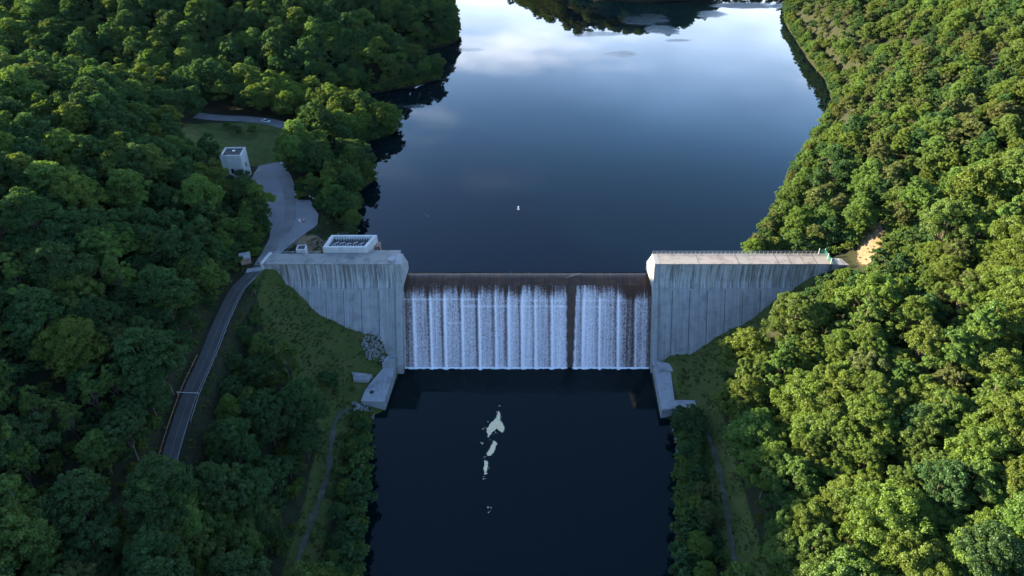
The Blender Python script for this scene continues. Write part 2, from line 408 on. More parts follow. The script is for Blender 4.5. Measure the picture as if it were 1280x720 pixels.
LOT = np.array([(-119.5, 49), (-111.4, 45.7), (-101.3, 30.3), (-98.3, 18.4), (-97.6, 5.5), (-97.6, -3), (-91.6, -3), (-90.6, 6), (-87.4, 17), (-82.3, 27), (-83.5, 36), (-89.5, 47.7), (-94.5, 48), (-100, 61.8), (-106, 76), (-110, 84.5), (-119.8, 79.2)], float)
LAWN = np.array([(-120, 80), (-110, 84), (-107, 100), (-112, 120), (-138, 123), (-152, 119), (-160, 108), (-156, 90), (-142, 76), (-130, 77)], float)
ROAD = [(-94.6, -2.0, 33.9), (-97.7, -10.4, 33.5), (-100, -17.5, 32.9), (-100.6, -32.7, 31.4), (-100.3, -47.4, 29.9), (-100.6, -60.7, 28.4), (-100, -72.4, 26.9), (-98.8, -85, 25.3), (-96.8, -100, 23.3), (-93, -116, 20.9), (-88, -140, 18.5)]
UPROAD = [(-165, 129.5, 35.2), (-155, 127.5, 34.7), (-140, 126.8, 34.3), (-127, 124, 34.1), (-116, 118, 33.9)]
TRAIL = [(-60.5, -44, 4.0), (-63.6, -50, 4.2), (-62.8, -61.5, 4.1), (-61.6, -74, 4.1), (-62.8, -88, 4.1), (-64, -104, 4.1), (-66, -135, 4.1)]
TRACK = [(56, -47, 4.4), (56.8, -56, 4.6), (57.3, -66, 4.7), (56.4, -81, 4.7), (54.4, -99, 4.7), (52, -130, 4.7)]

def resample(pts, step=2.0):
    P = [np.array(p, float) for p in pts]; P = [2 * P[0] - P[1]] + P + [2 * P[-1] - P[-2]]
    out = []
    for i in range(1, len(P) - 2):
        n = max(2, int(np.linalg.norm(P[i + 1] - P[i]) / step))
        for k in range(n):
            u = k / n
            out.append(0.5 * (2 * P[i] + (P[i + 1] - P[i - 1]) * u + (2 * P[i - 1] - 5 * P[i] + 4 * P[i + 1] - P[i + 2]) * u * u + (3 * P[i] - P[i - 1] - 3 * P[i + 1] + P[i + 2]) * u ** 3))
    out.append(P[-2]); return np.array(out)
ROAD_C, UPROAD_C, TRAIL_C, TRACK_C = (resample(p) for p in (ROAD, UPROAD, TRAIL, TRACK))

def near_line(x, y, C):
    best = np.full(x.shape, 1e9); z = np.zeros(x.shape)
    for px, py, pz in C:
        d = np.hypot(x - px, y - py); m = d < best
        best = np.where(m, d, best); z = np.where(m, pz, z)
    return best, z

def height(x, y, parts=False):
    x = np.asarray(x, float); y = np.asarray(y, float)
    dl, dr = sdist(x, y, LAKE), sdist(x, y, RIVER)
    bump = 0.5 * np.sin(x * 0.31 + 1.3 * np.sin(y * 0.17)) * np.sin(y * 0.27 + np.sin(x * 0.13)) + 0.25 * np.sin(x * 0.83 + y * 0.61) * np.sin(y * 0.9 - x * 0.4)
    zu = rbf_up(x, y) + bump * sstep(4, 25, dl)
    zu = np.maximum(zu, LAKE_Z + 1.0)
    zu_out = LAKE_Z + 0.05 + np.minimum(dl, 2.0) * 0.3 + (zu - LAKE_Z - 0.6) * sstep(-2, 16, dl)
    zu = np.where(dl > 0, zu_out, LAKE_Z - np.minimum(-dl * 0.5, 7.0))
    zd = np.maximum(rbf_dn(x, y) + bump * sstep(6, 30, dr) * 0.8, 1.2)
    zd_out = 0.05 + np.minimum(dr, 2.0) * 0.4 + (zd - 0.85) * sstep(-1, 8, dr)
    zd = np.where(dr > 0, zd_out, -np.minimum(-dr * 0.6, 5.0))
    w = sstep(-3, 3, y)
    z = zd * (1 - w) + zu * w
    d, rz = near_line(x, y, ROAD_C); k = 1 - sstep(4.3, 8.5, d); z = z * (1 - k) + (rz - 0.16) * k
    d2, rz2 = near_line(x, y, UPROAD_C); k = 1 - sstep(4.5, 8, d2); z = z * (1 - k) + (rz2 - 0.16) * k
    d3, rz3 = near_line(x, y, TRAIL_C); k = 1 - sstep(2.5, 5, d3); z = z * (1 - k) + (rz3 - 0.1) * k
    d4, rz4 = near_line(x, y, TRACK_C); k = 1 - sstep(1.8, 4, d4); z = z * (1 - k) + (rz4 - 0.1) * k
    dlot = sdist(x, y, LOT); k = 1 - sstep(2.6, 6, dlot)
    lotz = lot_z(x, y)
    z = z * (1 - k) + (lotz - 0.14) * k
    if parts: return z, dl, dr, d, d2, d3, d4, dlot
    return z

def lot_z(x, y):
    return 32.0 + 1.9 * (1 - sstep(-4, 20, np.asarray(y, float)))

def spaced(lo, hi, fine_lo, fine_hi, step):
    a = list(np.arange(fine_lo, fine_hi + 0.1, step))
    s = step; v = fine_hi
    while v < hi: s *= 1.35; v += s; a.append(v)
    s = step; v = fine_lo
    while v > lo: s *= 1.35; v -= s; a.insert(0, v)
    return np.array(a)
gx = spaced(-2600, 2600, -150, 150, 2.0); gy = spaced(-1200, 3200, -140, 150, 2.0)
gx = np.unique(np.concatenate([gx, np.arange(-340, -150, 4.0), np.arange(154, 360, 4.0)])); gy = np.unique(np.concatenate([gy, np.arange(154, 460, 4.0)]))
GX, GY = np.meshgrid(gx, gy)
gz, g_dl, g_dr, g_rd, g_ur, g_tr, g_tk, g_lot = height(GX.ravel(), GY.ravel(), True)
gxr, gyr = GX.ravel(), GY.ravel()
nx, ny = len(gx), len(gy)
idx = np.arange(nx * ny).reshape(ny, nx)
faces = np.stack([idx[:-1, :-1].ravel(), idx[:-1, 1:].ravel(), idx[1:, 1:].ravel(), idx[1:, :-1].ravel()], 1)
me = np_mesh('ground', np.stack([gxr, gyr, gz], 1), faces, [M['ground']])
me.polygons.foreach_set('use_smooth', np.ones(len(faces), bool))
SLOPE_L = np.array([(-96, -6), (-93, -16), (-88, -30), (-80, -40), (-71, -46), (-66.5, -58), (-65.5, -80), (-67, -140), (-59, -140), (-58.5, -70), (-59, -44), (-48, -42), (-46, -14), (-92, -2)], float)
SLOPE_R = np.array([(46, -14), (106, -2), (98, -12), (84, -22), (70, -34), (62, -48), (60, -140), (50, -140), (54, -60), (50, -44), (45, -30)], float)
DAMSIDE = np.array([(-96, -2), (-45, -2), (-45, 12), (-66, 14), (-74, 28), (-80, 34), (-92, 30)], float)
def grass_mask(x, y):
    g = np.zeros(x.shape)
    for P in (LAWN, SLOPE_L, SLOPE_R): g = np.maximum(g, 1 - sstep(-1.5, 2.5, sdist(x, y, P)))
    return g
def dirt_mask(x, y):
    e = np.hypot((x - 121.5 - (y - 1) * 0.45) / 3.8, (y - 1) / 9.5)
    s = np.hypot((x + 82) / 8, (y - 16) / 6.0)
    return np.maximum(1 - sstep(0.7, 1.3, e), 0.62 * (1 - sstep(0.7, 1.3, s)))
a = me.attributes.new('grass', 'FLOAT', 'POINT'); a.data.foreach_set('value', grass_mask(gxr, gyr).astype(np.float32))
a = me.attributes.new('dirt', 'FLOAT', 'POINT'); a.data.foreach_set('value', dirt_mask(gxr, gyr).astype(np.float32))
ground = link(bpy.data.objects.new('ground', me)); tag(ground, kind='structure')

def sheet(name, pts, z, mat, n=None):
    b = MB(); b.add([(x, y, z) for x, y in pts], [tuple(range(len(pts)))])
    o = b.build(name, mat); tag(o, kind='structure'); return o
sheet('lake', [(-2500, 1.05), (2500, 1.05), (2500, 3000), (-2500, 3000)], LAKE_Z, M['lake'])
sheet('river', [(-70, -1000), (70, -1000), (70, -17), (-70, -17)], 0.0, M['river'])

def ribbon(name, C, half, mat, lift=0.0, kind='structure', off=0.0):
    vs, fs = [], []
    for i, p in enumerate(C):
        tg = C[min(i + 1, len(C) - 1)] - C[max(i - 1, 0)]; tg[2] = 0; tg = tg / np.linalg.norm(tg)
        nn = np.array((-tg[1], tg[0], 0))
        hw = half if not callable(half) else half(i)
        vs += [tuple(p + nn * (off + hw) + np.array((0, 0, lift))), tuple(p + nn * (off - hw) + np.array((0, 0, lift)))]
    for i in range(len(C) - 1): fs.append((2 * i, 2 * i + 1, 2 * i + 3, 2 * i + 2))
    b = MB(); b.add(vs, fs); o = b.build(name, mat)
    if kind: tag(o, kind=kind)
    return o
ribbon('road', ROAD_C, 2.3, M['asphalt'])
ribbon('road_marking', ROAD_C, 0.09, M['worn_white'], 0.012, off=2.1)
ribbon('road_marking', ROAD_C, 0.06, M['worn_yellow'], 0.012)
ribbon('road', UPROAD_C, 3.4, M['lane'])
ribbon('path', TRAIL_C, lambda i: 0.75 + 0.35 * math.sin(i * 1.3), M['trail'])
ribbon('path', TRACK_C, lambda i: 0.7 + 0.2 * math.sin(i * 1.7), M['trail'])
# parking area, draped so that it follows the rise towards the dam
bm = bmesh.new()
f = bm.faces.new([bm.verts.new((x, y, 0)) for x, y in LOT])
bmesh.ops.triangulate(bm, faces=[f])
for _ in range(3): bmesh.ops.subdivide_edges(bm, edges=bm.edges[:], cuts=1)
bmesh.ops.triangulate(bm, faces=bm.faces[:])
for v in bm.verts: v.co.z = float(lot_z(v.co.x, v.co.y)) + 0.004
me = bpy.data.meshes.new('parking_area'); bm.to_mesh(me); bm.free(); me.materials.append(M['lot'])
tag(link(bpy.data.objects.new('parking_area', me)), kind='structure')
# darker driven lane with a worn yellow centre line across the parking area
LANE = resample([(-94.4, -2.5, 0), (-94.8, 6, 0), (-94.2, 18, 0), (-93.6, 30, 0), (-96.6, 44, 0), (-101, 58, 0), (-106, 70, 0)])
LANE[:, 2] = lot_z(LANE[:, 0], LANE[:, 1]) + 0.012
ribbon('road', LANE, lambda i: 2.6, M['lane'])
ribbon('road_marking', LANE, 0.09, M['worn_yellow'], 0.010)
ribbon('road_marking', LANE, 0.07, M['worn_white'], 0.010, off=-2.4)

# ------------------------------------------------------------------ the dam
dam = empty('dam', (0, 0, 0))
tag(dam, 'grey concrete gravity dam with white water falling over its wide central weir', 'dam')
FACE = lambda z: -7.9 - (26.8 - z) * 0.541     # battered downstream face of the bulkheads
def bulkhead(x0, x1, joints, side):
    b = MB()
    b.prism_x(x0, x1, [(1.1, 8.0), (1.1, 35.7), (-5.35, 35.7), (-5.45, 33.5), (-5.7, 31.0), (-6.2, 29.0), (-7.0, 27.6), (-7.5, 27.0), (-7.5, 8.0)])
    w = b.build('bulkhead_wall', M['conc_upper'], dam)
    b = MB(); b.box(x0 - (0.15 if side < 0 else 0.12), x1 + (0.12 if side < 0 else 0.15), -5.55, 1.25, 35.70, 36.0); b.build('coping', M['conc_top'], w, bevel=0.05)
    b = MB(); b.prism_x(x0, x1, [(-7.0, 27.003), (-7.62, 27.003), (-7.70, 26.75), (-7.9, 26.70), (FACE(-2), -2), (-7.0, -2)]); b.build('battered_face', M['conc_panel'], w)
    for j in joints:   # raised strip with a dark joint beside it
        b = MB(); b.prism_x(j, j + 1.5, [(-7.55, 26.55), (FACE(26.4) - 0.14, 26.4), (FACE(-2) - 0.14, -2), (FACE(-2) + .6, -2)]); b.build('pilaster', M['conc_pil'], w)
        b = MB(); b.prism_x(j - 0.22, j - 0.02, [(-7.6, 26.5), (FACE(26.4) - 0.025, 26.4), (FACE(-2) - 0.025, -2), (FACE(-2) + .6, -2)]); b.build('joint_strip', M['joint'], w)
    return w
bwL = bulkhead(-93.6, -47.2, [-91 + 6.3 * k for k in range(0, 7)], -1)
bwR = bulkhead(46.3, 107.2, [51.5 + 6.3 * k for k in range(0, 8)], 1)

def training_wall(xa, xb, apron, sgn):
    b = MB()
    b.prism_x(min(xa, xb), max(xa, xb), [(1.15, 8), (1.15, 36.03), (-5.5, 36.03), (-6.0, 32.0), (-7.0, 28.8), (-8.75, 26.7), (-21.6, 4.2), (-23.0, 4.2), (-23.0, -3), (-12, -3)])
    w = b.build('training_wall', M['conc_wall'], dam, bevel=0.06)
    # splayed pier nose that juts into the weir opening near the crest
    b = MB()
    x0 = xb
    tip = xb - sgn * 1.5
    prof = [(x0, -5.3, 35.6), (x0, 0.9, 35.6), (tip, 0.9, 32.6), (tip, -5.0, 31.6), (x0 - sgn * 1.1, -6.2, 29.6), (x0, -8.6, 26.0), (x0, 0.9, 26.0), (tip, 0.9, 29.6)]
    b.add(prof, [(0, 1, 2, 3), (0, 3, 4), (0, 4, 5), (3, 2, 7, 4), (4, 7, 6, 5), (1, 6, 7, 2), (0, 5, 6, 1)])
    b.build('pier_nose', M['conc_wall'], w)
    for pts, z in apron:
        b = MB(); b.prism_z(pts, -2.5, z); b.build('apron_slab', M['conc_slab'], w, bevel=0.07)
    return w
L_APR = [([(-57.0, -40.7), (-48.9, -41.1), (-47.9, -30.0), (-47.4, -23.003), (-51.2, -23.003), (-53.0, -27.0), (-56.3, -34.9)], 4.0),
         ([(-61.0, -31.3), (-56.0, -31.0), (-54.9, -28.5), (-62.3, -27.3)], 4.9),
         ([(-52.0, -24.4), (-47.3, -22.4), (-47.3, -18.2), (-51.0, -20.6)], 6.2)]
R_APR = [([(44.25, -44.8), (58.0, -43.3), (58.9, -40.3), (49.3, -40.3), (49.9, -33.0), (50.5, -26.2), (46.0, -23.003), (44.9, -23.003)], 4.0),
         ([(46.2, -25.8), (51.3, -26.6), (50.9, -22.6), (46.2, -20.6)], 4.5)]
twL = training_wall(-47.2, -44.9, L_APR, -1)
twR = training_wall(46.3, 44.4, R_APR, 1)
# small hoist opening and drum on the left pier, rail post on the right pier
b = MB(); b.box(-44.92, -44.0, -3.4, 0.2, 30.6, 33.6); b.build('hoist_recess', M['dark'], twL)
b = MB(); b.tube([(-48.4, -3.2, 36.03), (-48.4, -3.2, 36.7)], 1.3, 18); b.tube([(-48.4, -3.2, 36.7), (-48.4, -3.2, 36.85)], 1.45, 18); b.build('hoist_plinth', M['conc_slab'], twL)
b = MB(); b.box(-56.2, -46.0, 1.15, 3.4, 24, 36.05); b.build('upstream_ledge', M['conc_top'], bwL, bevel=0.05)
b = MB(); b.tube([(-53.9, -36.6, 4.0), (-53.9, -36.6, 4.12)], 0.75, 16); b.build('manhole', M['dark'], twL)
b = MB()
b.box(-50.6, -49.2, -34.5, -29.0, 4.0, 4.35); b.build('drain_kerb', M['conc_pil'], twL)
# low side kerb at the road end of the left bulkhead
b = MB(); b.prism_z([(-94.4, -5.7), (-93.5, -5.7), (-92.0, 1.4), (-92.9, 1.4)], 30, 36.55); b.build('end_kerb', M['conc_white'], bwL, bevel=0.05)
b = MB()
for x in np.arange(-91, -74, 2.2): b.tube([(x, 1.0, 36.0), (x, 1.0, 37.0)], 0.045, 6)
b.tube([(-91, 1.0, 37.0), (-74.6, 1.0, 37.0)], 0.045, 6); b.tube([(-91, 1.0, 36.5), (-74.6, 1.0, 36.5)], 0.03, 6)
b.build('guard_railing', M['steel'], bwL)
# guard railing along the upstream edge of the right bulkhead
b = MB()
b.tube([(44.6, 1.0, 37.15), (104.5, 1.0, 37.15)], 0.05, 6); b.tube([(44.6, 1.0, 36.6), (104.5, 1.0, 36.6)], 0.04, 6)
gr = b.build('guard_railing', M['steel'], bwR)
pb = MB(); pb.tube([(0, 0, 0), (0, 0, 1.17)], 0.055, 6); pb.box(-0.1, 0.1, -0.1, 0.1, 0, 0.05)
post = pb.build('post', M['steel'], gr); post.location = (44.7, 1.0, 36.0)
for k in range(1, 40):
    p = post.copy(); COL.objects.link(p); p.parent = gr; p.location = (44.7 + 1.53 * k, 1.0, 36.0)
# shallow cross joints on the right deck
for x in (60, 74, 88, 92.5, 97, 101.5):
    b = MB(); b.box(x, x + 0.16, -5.5, 1.2, 36.0, 36.02); b.build('deck_joint', M['joint'], bwR)
b = MB(); b.prism_z([(107.22, -5.2), (118.5, -6.0), (118.5, -2.6), (107.22, -0.6)], 30, 35.6); b.build('end_walkway', M['conc_slab'], bwR)

# weir: crest and battered overflow face
PROF = [(1.05, 27.3), (0.75, 27.85), (0.3, 28.02), (-1.2, 28.08), (-2.4, 27.9), (-3.6, 27.4), (-4.8, 26.5), (-6.0, 25.2), (-7.2, 23.6)]
while PROF[-1][1] > -2: PROF.append((PROF[-1][0] - 0.5, PROF[-1][1] - 0.94))
def weir_skin(x0, x1, lift=0.0):
    b = MB()
    pr = [(y - lift * .8, z + lift * .6) for y, z in PROF]
    b.prism_x(x0, x1, [(1.05, -3)] + pr)
    return b
sp = weir_skin(-44.95, 44.45).build('spillway', M['weir'], dam)
for x, h in ((-38.6, .8), (-6.3, 2.0), (0.3, 1.3), (19.5, .9), (29.5, 1.6), (41.0, 1.7)):
    b = MB(); b.tube([(x, -1.5, 27.9), (x + 0.05, -1.5, 28.0 + h)], 0.05, 6); b.build('gauge_post', M['steel'], sp)

# the sheet of falling water (its own surface a little above the weir face)
RIDGE = [-41.2, -35.1, -30.0, -23.7, -17.6, -11.6, -7.0, -2.1, 2.7, 8.7, 17.6, 20.2, 25.9, 32.6, 38.9]
WR = {-41.2: .7, -35.1: .9, -30: 1, -23.7: .9, -17.6: 1.1, -11.6: .8, -7: 1, -2.1: 1.2, 2.7: .8, 8.7: .9, 17.6: .35, 20.2: .9, 25.9: .8, 32.6: 1.1, 38.9: .5}
def falls(x0, x1, name):
    xs = np.arange(x0, x1 + 0.01, 0.20); zs = np.concatenate([np.arange(27.2, 25.0, -0.3), np.arange(25.0, -0.35, -0.45)])
    py = np.array([p[0] for p in PROF][::-1]); pz = np.array([p[1] for p in PROF][::-1])
    X, Z = np.meshgrid(xs, zs)
    Y = np.interp(Z, pz[np.argsort(pz)], py[np.argsort(pz)])
    fall = np.clip((27.2 - Z) / 27, 0, 1)
    foam = np.full(X.shape, 0.50) + 0.10 * fall
    lift = np.full(X.shape, 0.10)
    for r in RIDGE:
        drift = r + 0.35 * (fall - 0.5)
        d = X - drift; a = WR[r]
        g = np.exp(-(d / 0.42) ** 2) * a
        lift += 0.32 * g * sstep(26.5, 21.0, Z) * (0.35 + 0.65 * fall)
        foam += 0.55 * g * sstep(25.5, 20.5, Z)
        foam += 0.16 * a * np.exp(-np.clip(d, 0, None) / 1.6) * (d > 0)
        foam -= 0.26 * a * np.exp(-((d + 0.95) / 0.5) ** 2)  # shadow left of each ridge, painted in by lowering the foam value
    foam -= 0.30 * np.exp(-((X - 37) / 3.2) ** 2)                       # thin flow near the right pier
    foam -= 0.28 * np.exp(-((X + 43.8) / 1.1) ** 2) + 0.3 * np.exp(-((X - 43.9) / 0.9) ** 2)
    foam += 0.16 * np.exp(-((X - 11.5) / 2.0) ** 2) + 0.15 * np.exp(-((X - 22.5) / 3) ** 2) + 0.1 * np.exp(-((X + 1) / 3) ** 2)
    # water is smooth and clear at the lip, and whitens with a ragged start
    rag = 24.3 + 0.5 * np.sin(X * 1.9 + np.sin(X * 0.7) * 2) + 0.6 * np.sin(X * 0.43 + 1.0) + 0.3 * np.sin(X * 5.3)
    rag += np.where((X > 17) & (X < 25), 1.6, 0) - np.where(X > 34, 1.3, 0)
    foam -= 0.55 * sstep(-1.8, 2.6, Z - rag)
    # construction steps show as thin bright lines
    for (sx0, sx1, sz) in ((-45, -18, 22.3), (-25, 14, 20.0), (-29, -23.5, 14.6), (17, 31, 19.8), (-4, 40, 22.0)):
        m = (X > sx0) & (X < sx1)
        foam += np.where(m, 0.22 * np.exp(-((Z - sz) / 0.2) ** 2), 0)
    edge = np.minimum(X - x0, x1 - X)
    inner = x1 if x1 < 20 else x0
    foam -= 0.5 * (1 - sstep(0, 0.7, np.abs(X - inner) + 0.15 * np.sin(Z * 1.7)))
    lift = lift * sstep(27.3, 26.0, Z) if False else lift
    lift *= np.clip((27.4 - Z) / 1.5, 0.05, 1)
    V = np.stack([X, Y - lift * 0.87, Z + lift * 0.47], -1).reshape(-1, 3)
    # the dry slot narrows towards the toe
    ny_, nx_ = X.shape
    if x1 < 20: V[:, 0] += (fall * 0.5 * sstep(x1 - 6, x1, X)).ravel()
    else: V[:, 0] -= (fall * 0.9 * sstep(x0 + 6, x0, X) if False else fall * 0.8 * (1 - sstep(x0, x0 + 6, X))).ravel()
    ii = np.arange(ny_ * nx_).reshape(ny_, nx_)
    F = np.stack([ii[:-1, :-1].ravel(), ii[1:, :-1].ravel(), ii[1:, 1:].ravel(), ii[:-1, 1:].ravel()], 1)
    me = np_mesh(name, V, F, [M['falls']])
    me.polygons.foreach_set('use_smooth', np.ones(len(F), bool))
    at = me.attributes.new('foam', 'FLOAT', 'POINT'); at.data.foreach_set('value', foam.ravel().astype(np.float32))
    o = link(bpy.data.objects.new(name, me)); tag(o, kind='structure'); return o
falls(-44.9, 14.1, 'water'); falls(17.0, 44.3, 'water')
# churned line of foam where the falling water meets the pool
def toe_foam(x0, x1):
    xs = np.arange(x0, x1, 0.15)
    y_in = np.interp(0.2, [p[1] for p in PROF][::-1], [p[0] for p in PROF][::-1])
    out = 0.75 + 0.22 * np.sin(xs * 2.1) * np.sin(xs * 0.63) + rng.uniform(-.16, .16, len(xs))
    for r in RIDGE: out += 0.6 * WR[r] * np.exp(-((xs - r - 0.2) / 0.65) ** 2)
    b = MB(); n = len(xs)
    v = [(x, y_in + 0.3, 0.30) for x in xs] + [(x, y_in - o * 0.6, 0.16) for x, o in zip(xs, out)] + [(x, y_in - o, -0.02) for x, o in zip(xs, out)]
    f = [(k * n + i, (k + 1) * n + i, (k + 1) * n + i + 1, k * n + i + 1) for k in range(2) for i in range(n - 1)]
    b.add(v, f); o = b.build('foam', M['foam'], None, smooth=True); tag(o, kind='stuff'); return o
toe_foam(-44.8, 14.4); toe_foam(16.2, 44.2)

# log stranded on the weir crest
b = MB(); b.tube([(13.6, -2.8, 28.0), (16.0, -1.7, 28.3), (18.6, -0.7, 28.5)], [0.10, 0.2, 0.15], 8); b.tube([(17.4, -1.2, 28.4), (19.2, -1.0, 28.9)], 0.07, 6)
tag(b.build('driftwood_log', M['wood']), 'dark log stranded across the brown weir crest above the dry slot', 'log')

# ------------------------------------------------------------------ buildings
def gatehouse():
    root = empty('gatehouse', (-64.7, 6, 28)); tag(root, 'low whitewashed gatehouse with sunken dark roof behind the left dam wall', 'gatehouse')
    o = np.array((-64.7, 6))
    P = [(-73.7, 1.9), (-58.0, 1.9), (-55.4, 10.3), (-72.2, 10.3)]
    P = [tuple(np.array(p) - o) for p in P]
    b = MB(); b.prism_z(P, -4, 8.9); b.build('wall', M['conc_white'], root)
    c = np.mean(P, 0); inn = [tuple(c + (np.array(p) - c) * np.array((0.86, 0.80))) for p in P]
    b = MB()   # parapet ring
    for i in range(4):
        j = (i + 1) % 4
        b.prism_z([P[i], P[j], inn[j], inn[i]], 8.9, 10.2)
    b.build('parapet', M['conc_white'], root)
    b = MB(); b.prism_z(inn, 8.9, 8.96); rf = b.build('roof', M['roof'], root)
    for k in range(15):
        x = inn[3][0] + 0.8 + k * 0.92
        b = MB(); b.box(x, x + 0.34, inn[3][1] - 0.95, inn[3][1] - 0.45, 8.95, 9.85); b.build('vent', M['conc_white'], rf)
    for k in range(12):
        x = inn[0][0] + 1.5 + k * 0.95
        b = MB(); b.box(x, x + 0.12, inn[0][1] + 1.0, inn[0][1] + 2.6, 8.95, 9.25); b.build('roof_beam', M['conc_white'], rf)
    for k in range(5):
        b = MB(); b.tube([(inn[0][0] + 1.6 + k * 2.4, -0.2 + 0.5 * (k % 2), 8.96), (inn[0][0] + 3.6 + k * 2.3, 0.9 - 0.4 * (k % 3), 9.3)], 0.16, 6); b.build('pipe', M['steel'], rf)
    b = MB(); b.box(8.6, 10.3, 1.2, 4.2, -3, 7.2); b.build('buttress', M['brick'], root)
gatehouse()
def hut():
    root = empty('hut', (-81.8, 3.4, 32)); tag(root, 'small white concrete hut with dark flat roof beside the road end of the dam', 'hut')
    b = MB(); b.box(-1.55, 1.55, -1.45, 1.6, -2, 5.0); b.build('wall', M['conc_white'], root)
    b = MB(); b.box(-1.3, 1.3, -1.2, 1.35, 5.0, 5.08); b.build('roof', M['roof'], root)
    b = MB()
    for q in ((-1.62, 1.62, -1.52, -1.22), (-1.62, 1.62, 1.37, 1.67), (-1.62, -1.32, -1.22, 1.37), (1.32, 1.62, -1.22, 1.37)): b.box(*q, 5.003, 5.28)
    b.build('parapet', M['conc_white'], root)
    b = MB(); b.box(1.553, 1.6, -0.5, 0.5, 0.2, 2.3); b.build('door', M['steel'], root)
hut()
def tower():
    root = empty('tower_building', (-125.1, 67.8, 32.2), R(2)); tag(root, 'tall square white concrete tower with flat roof at the edge of the parking area', 'tower')
    b = MB(); b.box(-4.3, 4.3, -4.2, 4.2, -2, 11.6); b.build('wall', M['conc_white'], root)
    b = MB()
    for q in ((-4.3, 4.3, -4.2, -3.75), (-4.3, 4.3, 3.75, 4.2), (-4.3, -3.85, -3.75, 3.75), (3.85, 4.3, -3.75, 3.75)): b.box(*q, 11.603, 12.3)
    b.build('parapet', M['conc_white'], root)
    b = MB(); b.box(-3.84, 3.84, -3.74, 3.74, 11.6, 11.66); rf = b.build('roof', M['roof'], root)
    b = MB(); b.box(-0.5, 0.6, 0.6, 1.7, 11.66, 12.1); b.build('roof_hatch', M['steel'], rf)
    b = MB(); b.box(4.303, 4.36, -0.6, 0.6, 5.2, 7.0); b.build('window', M['glass'], root)
    b = MB(); b.box(4.303, 4.36, -1.9, -0.7, 0.0, 2.4); b.build('door', M['dark'], root)
    b = MB(); b.box(4.303, 5.2, -2.2, -0.4, 2.55, 2.7); b.build('canopy', M['conc_pil'], root)
    b = MB(); b.box(-1.0, 0.2, -4.26, -4.203, 4.0, 6.2); b.build('window', M['glass'], root)
    b = MB(); b.box(4.4, 4.9, 1.8, 2.3, 2.6, 3.2); b.build('lamp', M['white'], root)
tower()
def pylon():
    root = empty('gate_pylon', (-101.2, -0.8, 31.2), R(20)); tag(root, 'squat reddish and grey stone pylon at the roadside opposite the dam end', 'pylon')
    b = MB(); b.prism_z([(-1.7, -1.9), (1.7, -1.9), (1.7, 1.9), (-1.7, 1.9)], -1.5, 5.0); b.build('wall', M['brick'], root, bevel=0.08)
    b = MB(); b.box(-1.9, 1.9, -2.1, 2.1, 5.0, 5.35); b.build('roof', M['conc_slab'], root, bevel=0.05)
    b = MB(); b.box(1.703, 1.76, -1.7, 1.7, -1, 4.7); b.build('side_panel', M['conc_panel'], root)
    b = MB(); b.box(-0.5, 0.5, -1.96, -1.903, 0.4, 2.6); b.build('door', M['dark'], root)
pylon()
b = MB(); b.prism_z([(-99.3, -7.6), (-93.8, -6.4), (-94.0, -4.2), (-99.4, -5.4)], 33.0, [33.86, 33.98, 34.02, 33.92]); tag(b.build('road_slab', M['conc_slab']), kind='structure')

# ------------------------------------------------------------------ roadside things
def rail(name, pts, mat, label, h=0.75, step=3.0):
    C = resample(pts, step); root = empty(name, tuple(C[0])); tag(root, label, 'guard rail'); o = C[0]
    b = MB()
    for i in range(len(C) - 1):
        p, q = C[i] - o, C[i + 1] - o
        d = (q - p) / np.linalg.norm(q - p); n = np.array((-d[1], d[0], 0)) * 0.04
        up = np.array((0, 0, 1))
        v = [p - n + up * (h - .32), q - n + up * (h - .32), q + n + up * (h - .32), p + n + up * (h - .32), p - n + up * h, q - n + up * h, q + n + up * h, p + n + up * h]
        b.add(v, [(0, 3, 2, 1), (4, 5, 6, 7), (0, 1, 5, 4), (1, 2, 6, 5), (2, 3, 7, 6), (3, 0, 4, 7)])
    b.build('rail_beam', mat, root)
    pb = MB(); pb.box(-.07, .07, -.07, .07, -0.5, h - .05); me_ = None
    for i in range(len(C)):
        if me_ is None:
            p = pb.build('post', mat, root); me_ = p.data
        else: p = link(bpy.data.objects.new('post', me_), root)
        p.location = tuple(C[i] - o)
def offset(C, d, dz=0.0):
    out = []
    for i, p in enumerate(C):
        tg = C[min(i + 1, len(C) - 1)] - C[max(i - 1, 0)]; tg[2] = 0; tg = tg / np.linalg.norm(tg)
        out.append(p + np.array((-tg[1], tg[0], 0)) * d + np.array((0, 0, dz)))
    return out
RC = [np.array(p, float) for p in ROAD]
rail('guard_rail', offset(RC[1:7], 3.0), M['dull'], 'grey steel guard rail along the river side of the sloping road')
rail('guard_rail', offset(RC[4:9], -2.9), M['rust'], 'rusty reddish guard rail on the hill side of the lower road')
rail('guard_rail', [(-83.6, 35.2, 31.95), (-82.6, 30, 31.95), (-82.4, 27, 31.95), (-85, 22, 31.95), (-87.6, 16.8, 32.0), (-89.2, 11.5, 32.4)], M['steel'], 'low steel rail edging the paved spur behind the small white hut', 0.7, 2.4)
rail('guard_rail', [(-90.4, 50.5, 31.9), (-87, 47.3, 31.9), (-85.2, 44.5, 31.9)], M['white'], 'short pale rail under the trees where the paved spur ends', 0.7, 2.4)
# swing barrier across the road below
root = empty('road_barrier', (-104.0, -62.5, 28.3)); tag(root, 'thin pale barrier arm reaching across the road between the trees', 'barrier')
b = MB(); b.tube([(0, 0, -0.3), (0, 0, 1.2)], 0.1, 8); b.build('post', M['steel'], root)
b = MB(); b.tube([(0, 0, 1.0), (6.6, -0.5, 1.05)], 0.07, 8); b.build('barrier_arm', M['white'], root)
